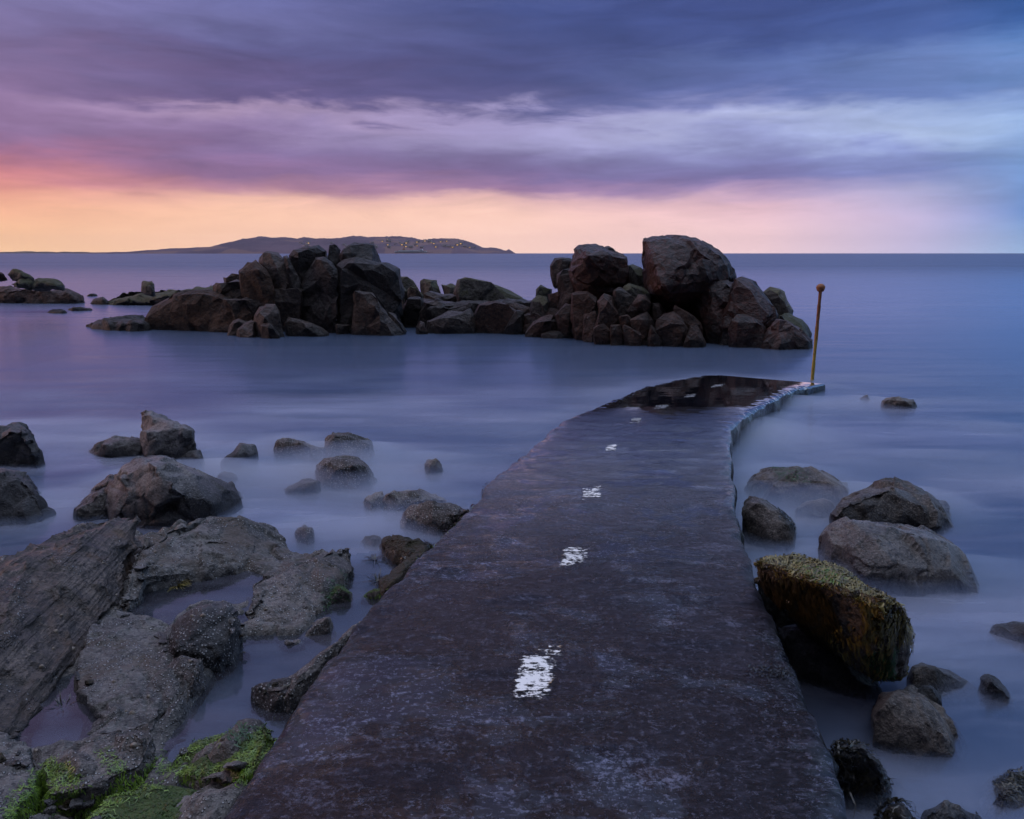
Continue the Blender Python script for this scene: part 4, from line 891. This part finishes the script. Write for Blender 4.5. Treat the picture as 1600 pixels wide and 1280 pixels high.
child(strands('seaweed', [weedrock], [TOPP], 1500, .12, .008, 'wrack', 3, .008, (.2, 1), .35, .55, 6, (-.25, -.35, 0)), weedrock, 'yellow green wrack matting the top')
child(strands('algae', [weedrock], [[(1240,880),(1300,890),(1330,915),(1270,910)]], 700, .035, .005, 'green', 13, .006, (.3, 1), .3, .6, 3), weedrock, 'green algae patch on the top')
child(strands('seaweed', [weedrock], [[(1178,890),(1270,905),(1300,940),(1290,1000),(1240,985),(1205,945)]], 1500, .26, .007, 'wrack_brown', 4, .010, (-.8, .7), 1.6, .25, 9), weedrock, 'brown wrack hanging down the near face')
child(strands('seaweed', [weedrock], [[(1350,930),(1418,940),(1420,980),(1395,985),(1350,960)]], 420, .15, .012, 'wrack', 5, .012, (-.5, .8), 1.5, .25, 7), weedrock, 'yellow strands hanging at the right end')
child(strands('seaweed', [weedrock], [[(1270,980),(1400,960),(1390,1060),(1320,1030)]], 140, .10, .011, 'wrack', 6, .010, (-1, .5), 1.5, .3, 6), weedrock, 'sparse strands on the dark face')
child(strands('algae', [weedrock], [[(1360,1020),(1400,1010),(1395,1060),(1370,1060)]], 260, .06, .006, 'green_dark', 7, .008, (-1, .6), 1.0, .4, 4), weedrock, 'green algae low on the face')

NEARROCK = [o for o in bpy.data.objects if o.type == 'MESH' and o.name.split('.')[0] in ('boulder', 'rock_slab', 'terrain') and o.location.y < 8]
def weed(label, polys, count, length, width, mat, seed, objs=None, kind='stuff', cat='seaweed', name='seaweed', **kw):
    o = strands(name, objs or NEARROCK + [slip], polys, count, length, width, mat, seed, **kw)
    if o: tag(o, label, cat, kind=kind)
    return o
weed('bright green algae carpet over the ledges at the bottom left', [
    [(0,1285),(20,1240),(75,1190),(115,1195),(130,1240),(80,1285)], [(140,1245),(190,1222),(230,1200),(262,1212),(240,1240),(170,1262)], [(205,1215),(240,1185),(262,1178),(300,1190),(270,1215)],
    [(240,1180),(300,1152),(352,1142),(352,1156),(300,1180)], [(150,1178),(165,1172),(192,1190),(196,1216),(182,1214)], [(270,1200),(340,1196),(350,1206),(290,1222)], [(100,1262),(165,1240),(175,1290),(110,1290)]],
    12000, .038, .004, 'green', 31, name='algae', cat='algae', lift=.005, nz=(-.2, 1), hang=.8, curl=.6, segs=3)
weed('yellow green algae bank where the shelf meets the slipway at the bottom left', [[(345,1205),(385,1168),(425,1132),(436,1140),(425,1170),(390,1208),(368,1228)], [(380,1170),(410,1150),(432,1128),(436,1118),(420,1125)]],
    5000, .034, .0042, 'green', 32, name='algae', cat='algae', lift=.005, nz=(-.3, 1), hang=.9, curl=.5, segs=3)
weed('thin wet strip of green algae along the slipway edge beside the channel', [[(480,1030),(520,985),(560,950),(600,915),(606,925),(570,965),(530,1000),(492,1038)], [(640,880),(690,835),(740,790),(745,800),(700,845),(650,890)]], 900, .035, .004, 'green', 44, name='algae', cat='algae', lift=.006, nz=(-1, .95), hang=.9, curl=.6, segs=3)
weed('deep green algae under the black weedy block', [[(360,1165),(380,1130),(400,1125),(400,1150),(380,1170)], [(255,1175),(270,1150),(330,1145),(300,1165)]], 500, .06, .006, 'green_dark', 33, name='algae', cat='algae', lift=.012, nz=(-.5, 1), hang=.6, curl=.8, segs=4)
weed('dark brown wrack fringe along the left edge of the slipway', [[(590,905),(640,865),(690,822),(735,785),(748,790),(700,838),(650,880),(612,918)], [(748,775),(760,752),(772,742),(768,760)]], 900, .09, .010, 'wrack_dark', 34, lift=.010, nz=(-1, .9), hang=.9, curl=.7, segs=5)
weed('brown and yellow wrack on the slipway edge by the channel', [[(490,1020),(540,960),(575,928),(590,930),(552,985),(510,1035)], [(440,1080),(480,1045),(470,1075),(445,1110)]], 420, .07, .010, 'wrack_brown', 35, lift=.010, nz=(-1, .9), hang=.9, curl=.7, segs=5)
weed('bright green fringe on the slipway edge by the channel', [[(484,1028),(530,978),(542,972),(505,1025)]], 350, .05, .006, 'green', 36, name='algae', cat='algae', lift=.010, nz=(-1, .9), hang=.9, curl=.7, segs=4)
weed('tangled dark weed hanging at the right edge of the slipway bottom', [[(1285,1150),(1330,1160),(1400,1230),(1420,1285),(1330,1285),(1310,1220)]], 1100, .13, .010, 'wrack_dark', 37, lift=.014, nz=(-1, 1), hang=.5, curl=1.2, segs=6)
weed('olive weed strands in the dark tangle by the slipway bottom', [[(1300,1165),(1345,1175),(1400,1250),(1390,1285),(1330,1285)]], 90, .12, .009, 'wrack_dark', 38, lift=.02, nz=(-1, 1), hang=.4, curl=1.2, segs=6)
weed('brown weed patch on the right side of the slipway near the seaweed block', [[(1165,1046),(1190,1038),(1240,1050),(1225,1060),(1180,1058)]], 70, .06, .007, 'wrack_dark', 39, objs=[slip], lift=.006, nz=(.3, 1), hang=.3, curl=1.0, segs=5)
weed('green moss on the low domed boulder right of the slipway', [[(1205,730),(1260,732),(1270,755),(1215,750)]], 500, .03, .006, 'green_dark', 40, lift=.006, nz=(0, 1), hang=.3, curl=.9, segs=3, name='algae', cat='algae')
weed('dark weed tuft on the slim pointed stone', [[(1208,795),(1235,800),(1245,825),(1228,822)]], 220, .07, .010, 'wrack_dark', 41, lift=.012, nz=(-.6, 1), hang=.7, curl=.8, segs=5)
weed('brown weed shaggy over the bottom right corner rock', [[(1525,1290),(1548,1225),(1575,1205),(1600,1200),(1600,1290)]], 900, .08, .007, 'wrack_brown', 42, lift=.010, nz=(-.6, 1), hang=.9, curl=.6, segs=5)
weed('green moss on the barnacled slab by the channel', [[(512,905),(540,890),(525,950),(500,960),(505,930)], [(510,960),(545,925),(548,955),(520,965)]], 500, .035, .006, 'green_dark', 43, lift=.008, nz=(-.6, 1), hang=.6, curl=.8, segs=3, name='algae', cat='algae')

# ------------------------------------------------------------------ low mist of the long exposure
def build_mist():
    m, t, out = material('sea_mist')
    vs = t.new('ShaderNodeVolumeScatter'); vs.inputs['Color'].default_value = (.32, .39, .54, 1); vs.inputs['Density'].default_value = 2.2
    t.l.new(vs.outputs[0], out.inputs['Volume'])
    xs = np.arange(-10, 10.01, .16); ys_ = np.arange(2.6, 21, .16)
    gx, gy = np.meshgrid(xs, ys_); P = np.stack((gx.ravel(), gy.ravel(), gx.ravel()*0), 1)
    pts = []
    for ob in bpy.data.objects:
        if ob.type == 'MESH' and ob.name.split('.')[0] in ('boulder', 'rock', 'rock_slab', 'slipway') and ob.location.y < 15:
            A = np.empty(len(ob.data.vertices)*3, np.float32); ob.data.vertices.foreach_get('co', A); A = A.reshape(-1, 3) + np.array(ob.location)
            A = A[np.abs(A[:, 2]-.03) < .05][::5]; pts.append(A[:, :2])
    pts = np.concatenate(pts); kd = KDTree(len(pts))
    for i_, p_ in enumerate(pts): kd.insert((p_[0], p_[1], 0), i_)
    kd.balance()
    dr = np.array([kd.find((p_[0], p_[1], 0))[2] for p_ in P])
    n_ = fbm(P*np.array((.6, 1.1, 1)), 401, 4); n2_ = fbm(P*np.array((1.3, 2.4, 1)), 403, 3)
    h = .022 + .035*n_ + .085*np.exp(-dr/.38)*(1+.9*n_+.4*n2_)
    h[(P[:, 0] > 1.2)] *= 1.25
    px = to_px(P + np.array((0, 0, .06)))
    mk = (~in_poly(px, SHELF_PX)).astype(float)
    mk *= ~in_poly(px, [(-300,860),(200,800),(460,850),(560,860),(640,900),(480,1300),(-300,1400)])
    mk *= 1 - in_poly(px, [(340,1280)] + LEFT[:-1] + RIGHT[::-1][2:] + [(1328,1280)])
    mk *= 1 - .9*in_poly(px, [(1165,860),(1240,985),(1320,1040),(1380,1075),(1390,1110),(1340,1150),(1290,1180)])
    mk = mk.reshape(gx.shape)
    for _ in range(4):
        A = np.pad(mk, 1, mode='edge'); mk = (A[:-2,1:-1]+A[2:,1:-1]+A[1:-1,:-2]+A[1:-1,2:]+A[1:-1,1:-1])/5
    e = np.minimum(np.minimum(gx+10, 10-gx)/3, np.minimum(gy-2.6, 0*gy+1)/.5); e = np.clip(e, 0, 1)*np.clip((17-gy)/6, 0, 1)
    h = np.maximum(h.reshape(gx.shape), 0)*mk*e
    for _ in range(2):
        A = np.pad(h, 1, mode='edge'); h = (A[:-2,1:-1]+A[2:,1:-1]+A[1:-1,:-2]+A[1:-1,2:]+2*A[1:-1,1:-1])/6
    h = h + .004
    n = gx.size; top = np.stack((gx, gy, h), -1).reshape(-1, 3); bot = np.stack((gx, gy, gx*0+.002), -1).reshape(-1, 3)
    f = grid_faces(*gx.shape); nr, nc = gx.shape
    ring = np.concatenate((np.arange(nc), np.arange(1, nr)*nc+nc-1, (nr-1)*nc+np.arange(nc-2, -1, -1), np.arange(nr-2, 0, -1)*nc))
    side = np.stack((ring, np.roll(ring, -1), np.roll(ring, -1)+n, ring+n), 1)[:, ::-1]
    Fc = np.concatenate((f, f[:, ::-1]+n, side))
    o = link('mist', mesh_np('mist', np.concatenate((top, bot)), Fc), m)
    tag(o, 'thin white sea mist drifting round the rocks at the waterline', 'mist', kind='stuff')
build_mist()

# ------------------------------------------------------------------ rusty marker pole
def lathe(rings, seg=20):
    V, Fc = [], []
    for (x, y, z, r) in rings:
        for k in range(seg):
            a = 2*math.pi*k/seg; V.append((x+r*math.cos(a), y+r*math.sin(a), z))
    for j in range(len(rings)-1):
        for k in range(seg): Fc.append((j*seg+k, j*seg+(k+1) % seg, (j+1)*seg+(k+1) % seg, (j+1)*seg+k))
    return V, Fc
def rust_mat():
    m, t, out = material('rusty_paint'); g = t.new('ShaderNodeTexCoord'); P = g.outputs['Object']
    s = t.new('ShaderNodeSeparateXYZ'); t.put(s.inputs[0], P)
    n = t.noise(P, 11, 5, .7); n2 = t.noise(P, 34, 4, .7)
    c = t.mix(t.mr(n, .35, .65), c4(.20,.065,.025), c4(.36,.15,.05))
    yel = t.mr(t.math('ADD', s.outputs[2], t.math('MULTIPLY', t.math('SUBTRACT', n, .5), 1.4)), .35, 1.1, 1, 0)
    c = t.mix(t.math('MULTIPLY', yel, .85), c, c4(.50,.38,.045))
    c = t.mix(t.mr(n2, .54, .64, 0, .9), c, c4(.035,.02,.012))
    p = t.new('ShaderNodeBsdfPrincipled'); t.put(p.inputs['Base Color'], c); p.inputs['Roughness'].default_value = .7
    t.put(p.inputs['Normal'], t.bump(n2, .8, .008)); t.l.new(p.outputs[0], out.inputs[0]); return m
M['rust'] = rust_mat()
base = at_z(1269, 592, .03); topp = at_y(1282.3, 450, base[1])
H = topp[2]-base[2]; lean = topp[0]-base[0]
pole = bpy.data.objects.new('marker_pole', None); col.objects.link(pole); pole.location = tuple(base)
tag(pole, 'leaning rusty pole with a ball on top at the end of the slipway', 'pole')
rg = []
for k in range(60):
    f = k/59; r = .030*(1+.14*pn(np.array([[f*30, 0, 0.]]), 5)[0]); rg.append((lean*f, 0, H*f*.97-.12*(1-f), r))
V, Fc = lathe(rg); link('post', mesh_np('post', V, Fc), M['rust'], pole)
rg = [(lean, 0, H + .078*math.sin(a), max(.002, .078*math.cos(a)*(1+.05*math.sin(a*5)))) for a in np.linspace(-math.pi/2, math.pi/2, 15)]
V, Fc = lathe(rg, 24); link('ball', mesh_np('ball', V, Fc), M['rust'], pole)

# ------------------------------------------------------------------ small things on the shelf
def tuft(label, px, py, z, n, length, mat, seed, width=.008):
    r = random.Random(seed); b = at_z(px, py, z); VV, FF, UV = [], [], []
    for _ in range(n):
        a, q = r.uniform(0, 6.28), r.uniform(.4, 1.4); d = Vector((math.cos(a)*q, math.sin(a)*q, r.uniform(.2, .9))).normalized()
        p = Vector((b[0]+math.cos(a)*r.random()*.03, b[1]+math.sin(a)*r.random()*.03, z-.01)); st = length*r.uniform(.5, 1.2)/4; tone = r.random()
        for k in range(5):
            sd_ = d.cross(Vector((0, 0, 1))); sd_.normalize(); w_ = width*(1-.6*k/4); i0 = len(VV)
            VV += [p-sd_*w_/2, p+sd_*w_/2]; UV += [(tone, k/4)]*2
            if k: FF.append((i0-2, i0-1, i0+1, i0))
            p = p + d*st; d = (d + Vector((r.uniform(-.4,.4), r.uniform(-.4,.4), -.28))).normalized()
            if p.z < z-.005: p.z = z-.005
    o = link('weed_tuft', mesh_np('weed_tuft', np.array(VV)-b, FF, True, UV), M[mat], loc=tuple(b)); return tag(o, label, 'seaweed')
tuft('small olive weed tuft standing in the upper tide pool', 276, 915, .085, 90, .085, 'wrack', 3)
tuft('dark red weed sprig floating in the lower tide pool', 100, 1103, .085, 26, .07, 'wrack_dark', 5)
tuft('dark weed sprig in the water beside the rust coloured wedge', 585, 874, .05, 40, .09, 'wrack_dark', 6)
tuft('larger dark weed sprig floating at the edge of the slipway above the mossy stones', 590, 908, .05, 70, .11, 'wrack_dark', 7)
def limpet_mat():
    m, t, out = material('limpet_shell'); P = t.new('ShaderNodeTexCoord').outputs['Object']
    c = t.mix(t.noise(P, 60, 3, .6), c4(.10,.075,.05), c4(.26,.22,.17)); p = t.new('ShaderNodeBsdfPrincipled'); t.put(p.inputs['Base Color'], c); p.inputs['Roughness'].default_value = .6
    t.l.new(p.outputs[0], out.inputs[0]); return m
M['limpet'] = limpet_mat()
V, Fc = lathe([(0,0,-.004,.021),(0,0,.004,.018),(0,0,.011,.010),(.002,0,.016,.001)], 14)
V = [(x*(1+.06*math.sin(7*math.atan2(y, x))), y*.85*(1+.06*math.sin(7*math.atan2(y, x))), z) for x, y, z in V]
lim_me = mesh_np('limpet', V, Fc); lim_me.materials.append(M['limpet'])
allV, bvhN = surf([o for o in NEARROCK])
rl = random.Random(12); LG = 'limpet shells on the rock shelf'
LP = [(352,905),(363,906),(270,952),(242,862),(185,930),(85,990),(100,960),(140,1003),(182,1062),(210,1110),(200,1112),(225,897),(330,880),(250,885),(160,880),(118,1012),(80,1012),(66,1040),(235,1090),(300,960),(430,930),(470,905),(505,880),(415,955),(60,1175),(20,1195),(110,1210),(205,1165),(300,1030),(320,960)]
for (lx, ly) in LP:
    lx += rl.uniform(-4, 4); ly += rl.uniform(-4, 4)
    hit, nn, _, _ = bvhN.ray_cast(Vector((0, 0, CAM_H)), Vector(ray(lx, ly)).normalized())
    if hit is None: continue
    o = bpy.data.objects.new('limpet', lim_me); col.objects.link(o); o.location = hit; q = rl.uniform(.4, .8); o.scale = (q, q, q)
    o.rotation_euler = nn.to_track_quat('Z', 'Y').to_euler(); tag(o, 'pale brown limpet shell stuck to the rock shelf', 'limpet', LG)

# loose broken stones lodged on the shelf
def pebble_mesh(seed):
    r = np.random.default_rng(seed); bm = bmesh.new()
    hull_mesh(bm, r.normal(0, 1, (14, 3))*np.array((1, .75, .5))*.45)
    bmesh.ops.bevel(bm, geom=bm.edges[:], offset=.05, segments=1, affect='EDGES', profile=.6)
    bmesh.ops.triangulate(bm, faces=bm.faces[:]); bmesh.ops.subdivide_edges(bm, edges=bm.edges[:], cuts=2, use_grid_fill=True)
    me = bpy.data.meshes.new('stone'); bm.to_mesh(me); bm.free()
    V = np.empty(len(me.vertices)*3, np.float32); me.vertices.foreach_get('co', V); V = V.reshape(-1, 3).astype(float)
    V *= (1+.06*fbm(V*3, seed, 3))[:, None]; me.vertices.foreach_set('co', V.astype(np.float32).ravel()); me.update(); return me
PM = [pebble_mesh(k) for k in (3, 8, 15, 21, 30)]
for k, m_ in enumerate(PM): m_.materials.append(M[('barnacled', 'shelf', 'barnacled_black', 'granite', 'weed_brown')[k]])
rp = random.Random(77); np_ = 0
ZN = [[(190,960),(260,990),(260,1020),(200,970)], [(20,1150),(60,1080),(75,1090),(40,1165)], [(110,1050),(150,1045),(150,1110),(115,1160)], [(240,1170),(290,1150),(300,1180),(240,1215)], [(60,1250),(160,1250),(170,1285),(60,1285)],
      [(200,880),(235,870),(230,930),(195,945)], [(400,1050),(480,1010),(470,1060),(410,1100)], [(355,950),(385,960),(380,1000),(355,990)], [(270,1140),(300,1110),(320,1150),(280,1165)], [(540,900),(590,880),(600,905),(550,935)], [(340,1200),(380,1190),(370,1230),(330,1240)], [(0,1160),(70,1150),(60,1200),(0,1210)]]
while np_ < 75:
    z_ = rp.choice(ZN); xs_ = [p[0] for p in z_]; ys2 = [p[1] for p in z_]
    q = (rp.uniform(min(xs_), max(xs_)), rp.uniform(min(ys2), max(ys2)))
    if not in_poly(np.array([q]), z_)[0]: continue
    hit, nn, _, _ = bvhN.ray_cast(Vector((0, 0, CAM_H)), Vector(ray(*q)).normalized()); np_ += 1
    if hit is None: continue
    o = bpy.data.objects.new('stone', PM[rp.randrange(5)]); col.objects.link(o); q_ = rp.uniform(.018, .05)*(1.6 if rp.random() < .12 else 1)
    o.location = hit + nn*q_*.15; o.scale = (q_*rp.uniform(.8, 1.3), q_, q_*rp.uniform(.7, 1.1)); o.rotation_euler = (rp.uniform(-.4, .4), rp.uniform(-.4, .4), rp.uniform(0, 6.28))
    tag(o, 'small loose broken stone lodged in a crevice of the rock shelf', 'stone', 'loose stones on the rock shelf')

# ------------------------------------------------------------------ headland, far coast, ferry
def land_mat(name, c1, c2, c3, sc):
    m, t, out = material(name); g = t.new('ShaderNodeNewGeometry'); P = g.outputs['Position']
    n = t.noise(P, .004*sc, 6, .65); v = t.voro(t.mapping(P, (1, .6, 1)), .0075*sc, 'F1', 'Color')
    sc_ = t.new('ShaderNodeSeparateColor'); t.put(sc_.inputs[0], v)
    c = t.mix(t.mr(n, .38, .62), c1, c2); c = t.mix(t.math('MULTIPLY', t.math('GREATER_THAN', sc_.outputs[0], .78), .75), c, c3)
    p = t.new('ShaderNodeBsdfPrincipled'); t.put(p.inputs['Base Color'], c); p.inputs['Roughness'].default_value = .95
    t.l.new(p.outputs[0], out.inputs[0]); return m
M['land'] = land_mat('haze_tinted_hill', c4(.060,.040,.062), c4(.105,.066,.088), c4(.17,.10,.085), 1.0)  # purple of the distant haze put into the land colour
M['coast'] = land_mat('coast_land', c4(0.0720,0.0510,0.0420), c4(0.1200,0.0780,0.0600), c4(0.1800,0.1200,0.0840), 1.0)
SKYL = [(250,395.3),(290,393.8),(321,390.8),(344,387.8),(380,385.8),(407,383.9),(419,378.5),(428,374.5),(437,371.6),(452,372.5),(482,375),(494,373.2),(510,373.6),(527,374.7),(550,373),(572,371.8),(610,371.7),(644,373),(660,374.6),(674,377),(685,375.6),(700,375.2),(715,375.7),(728,377.5),(741,380.8),(756,387.5),(775,388),(783,389.5),(790,392.2),(796,390.2),(800,392.5),(806,395.6)]
DIST = 4200.0
def land_h(px):
    y = np.interp(px, [p[0] for p in SKYL], [p[1] for p in SKYL]); return np.maximum(395.5-y, 0)/F*DIST
def hill(name, x0, x1, hfun, dist, depth, mat, nx=360, ny=26, rough=.05, seed=9):
    pxs = np.linspace(x0, x1, nx); v = np.linspace(0, 1, ny); V = []
    hs = hfun(pxs)
    for j, f in enumerate(v):
        prof = math.sin(min(1.0, f/.62)*math.pi/2)**.8 if f < .62 else math.cos((f-.62)/.38*math.pi/2)
        yy = dist + depth*(f-.62)
        X_ = (pxs-800)/F*dist/CP*(1+0*f)
        P = np.stack((X_*.01, np.full(nx, yy*.01), np.zeros(nx)), 1)
        hh = hs*prof*(1+rough*2.2*fbm(P*1.2, seed, 4)*(0 if abs(f-.62) < .02 else 1))
        tuft = (np.abs(fbm(P*14+f*3, seed+5, 2))*3.0)*(hs > 8)
        V.append(np.stack((X_, np.full(nx, yy), np.where(hs*prof > .8, CAM_H*0 + hh + tuft, -1.0)), 1))
    V = np.array(V).reshape(-1, 3)
    return link(name, mesh_np(name, V, grid_faces(ny, nx)), M[mat])
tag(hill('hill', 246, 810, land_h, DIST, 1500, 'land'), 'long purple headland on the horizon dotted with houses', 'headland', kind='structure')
def coast_h(px):
    k = 3.0 + 2.2*np.abs(fbm(np.stack((px*.13, px*0, px*0), 1), 55, 4)) + 2.5*(np.abs(px-66) < 6)*np.abs(pn(np.stack((px*1.3, px*0, px*0), 1), 3))
    return k*np.interp(px, (-600, -200, 250, 420), (1.6, 1.6, 1.3, .4))*DIST*1.3/4200
tag(hill('coast', -700, 420, coast_h, DIST*1.3, 500, 'coast', 700, 8, .02, 19), 'thin low strip of coast along the left horizon', 'coast', kind='structure')
def plain(name, c, rough=.6, em=None, es=0):
    m, t, out = material(name); g = t.new('ShaderNodeNewGeometry')
    cc = t.mix(t.mr(t.noise(g.outputs['Position'], .35, 3, .6), .3, .7, 0, .25), c, tuple(v*.6 for v in c[:3])+(1,))
    p = t.new('ShaderNodeBsdfPrincipled'); t.put(p.inputs['Base Color'], cc); p.inputs['Roughness'].default_value = rough
    if em: p.inputs['Emission Color'].default_value = em; p.inputs['Emission Strength'].default_value = es
    t.l.new(p.outputs[0], out.inputs[0]); return m
M['house_wall'] = plain('pale_render', c4(0.4340,0.3920,0.3640)); M['house_roof'] = plain('slate_roof', c4(0.0840,0.0630,0.0630))
M['lamp'] = plain('lit_window', c4(.8,.6,.3), .5, (1.0,.55,.18,1), 1.1)
def mesh_boxes(name, boxes, mat, parent=None):
    V, Fc = [], []
    for (x0,x1,y0,y1,z0,z1,tp) in boxes:
        b = len(V); k = tp
        V += [(x0,y0,z0),(x1,y0,z0),(x1,y1,z0),(x0,y1,z0),(x0+k,y0+k*.3,z1),(x1-k,y0+k*.3,z1),(x1-k,y1-k*.3,z1),(x0+k,y1-k*.3,z1)]
        Fc += [(b+i for i in f) for f in ()] or [tuple(b+i for i in f) for f in ((0,3,2,1),(4,5,6,7),(0,1,5,4),(1,2,6,5),(2,3,7,6),(3,0,4,7))]
    return link(name, mesh_np(name, V, Fc, False), M[mat], parent)
hg = 'houses scattered over the far headland'
hv = bpy.data.objects.new('house', None); col.objects.link(hv)
hw = mesh_boxes('wall', [(-7,7,-5,5,-4,5.5,0)], 'house_wall', hv)
hr = link('roof', mesh_np('roof', [(-7.6,-5.6,5.52),(7.6,-5.6,5.52),(7.6,5.6,5.52),(-7.6,5.6,5.52),(-7.6,0,9),(7.6,0,9)], [(0,1,5,4),(2,3,4,5),(0,4,3),(1,2,5),(3,2,1,0)], False), M['house_roof'], hv)
hl = mesh_boxes('lit_window', [(-2.6,2.6,-5.15,-5.02,1.2,3.6,0)], 'lamp', hv)
rh = random.Random(4)
HP = [(rh.uniform(445,600), rh.uniform(380,389), rh.random() < .12) for _ in range(16)] + [(rh.uniform(600,745), rh.uniform(376,388), rh.random() < .42) for _ in range(40)] + [(597,378,True),(654,379.5,True),(674,380,True),(715,384,True),(606,375.5,True),(626,380.5,True)]
hill_o = bpy.data.objects['hill']
HV = np.empty(len(hill_o.data.vertices)*3, np.float32); hill_o.data.vertices.foreach_get('co', HV)
hb = BVHTree.FromPolygons([tuple(map(float, v)) for v in HV.reshape(-1, 3)], [tuple(p.vertices) for p in hill_o.data.polygons])
first = True; nh = 0
for hx, hy, lit in HP:
    hit, _, _, _ = hb.ray_cast(Vector((0, 0, CAM_H)), Vector(ray(hx, hy)).normalized())
    if hit is None: continue
    if first: o = hv; first = False; kids = [hw, hr, hl]; parts = kids
    else:
        o = hv.copy(); col.objects.link(o)
        for k in ((hw, hr, hl) if lit else (hw, hr)):
            c = k.copy(); col.objects.link(c); c.parent = o
    o.location = hit; o.rotation_euler = (0, 0, rh.uniform(-.5, .5)); s_ = rh.uniform(.7, 1.25); o.scale = (s_, s_, s_)
    tag(o, 'tiny pale house on the distant headland', 'house', hg)
fy = 3300.0
fb = at_y(645, 395, fy); fr_ = bpy.data.objects.new('ferry', None); col.objects.link(fr_); fr_.location = (fb[0], fy, 0)
tag(fr_, 'white ferry with a dark hull passing before the headland', 'ferry')
M['ship_hull'] = plain('ship_hull', c4(.10,.12,.16)); M['ship_white'] = plain('ship_white', c4(.7,.72,.7)); M['ship_red'] = plain('ship_funnel', c4(.4,.2,.12)); M['ship_glass'] = plain('ship_glass', c4(.06,.07,.09), .2)
def hullm():
    st = []
    for f in np.linspace(0, 1, 21):
        x = -78+156*f; wd = 12*min(1, (1-f)*5)**.6 * min(1, f*9)**.4 + .3; fl = 2.5*max(0, f-.75)*4
        st.append([(x+.0, -wd*.7, -1), (x+fl, -wd, 5), (x+fl, wd, 5), (x, wd*.7, -1)])
    V = [p for r_ in st for p in r_]; Fc = []
    for j in range(20):
        for k in range(4): Fc.append((j*4+k, j*4+(k+1) % 4, (j+1)*4+(k+1) % 4, (j+1)*4+k))
    Fc += [(0,1,2,3),(83,82,81,80)]
    return mesh_np('hull', V, Fc, False)
link('hull', hullm(), M['ship_hull'], fr_)
mesh_boxes('superstructure', [(-70,55,-10,10,5.02,10,1.5),(-55,40,-9,9,10.02,13.5,1.5)], 'ship_white', fr_)
mesh_boxes('bridge', [(28,40,-10,10,13.52,17,2)], 'ship_white', fr_)
mesh_boxes('funnel', [(-40,-28,-4,4,13.52,21,2)], 'ship_red', fr_)
mesh_boxes('window_band', [(-60,45,-10.05,-9.7,7,8.2,0)], 'ship_glass', fr_)
for o_ in list(bpy.data.objects):
    if o_.name == 'tmp': bpy.data.objects.remove(o_)

# ------------------------------------------------------------------ distant haze
def build_haze():
    m, t, out = material('haze'); v = t.new('ShaderNodeVolumePrincipled')
    v.inputs['Color'].default_value = (.62, .55, .58, 1); v.inputs['Density'].default_value = .00004; v.inputs['Anisotropy'].default_value = .0
    t.l.new(v.outputs[0], out.inputs['Volume'])
    bm = bmesh.new(); x0, x1, y0, y1, z0, z1 = -5200, 5200, -320, 6800, -7.5, 130
    p = [bm.verts.new(q) for q in ((x0,y0,z1),(x1,y0,z1),(x1,y1,z1),(x0,y1,z1),(x0,y0,z0),(x1,y0,z0),(x1,y1,z0),(x0,y1,z0))]
    for f in ((0,1,2,3),(7,6,5,4),(0,4,5,1),(1,5,6,2),(2,6,7,3),(3,7,4,0)): bm.faces.new([p[i] for i in f])
    me = bpy.data.meshes.new('haze'); bm.to_mesh(me); bm.free()
    tag(link('haze', me, m), 'thin evening haze over the sea', 'haze', kind='stuff')
build_haze()
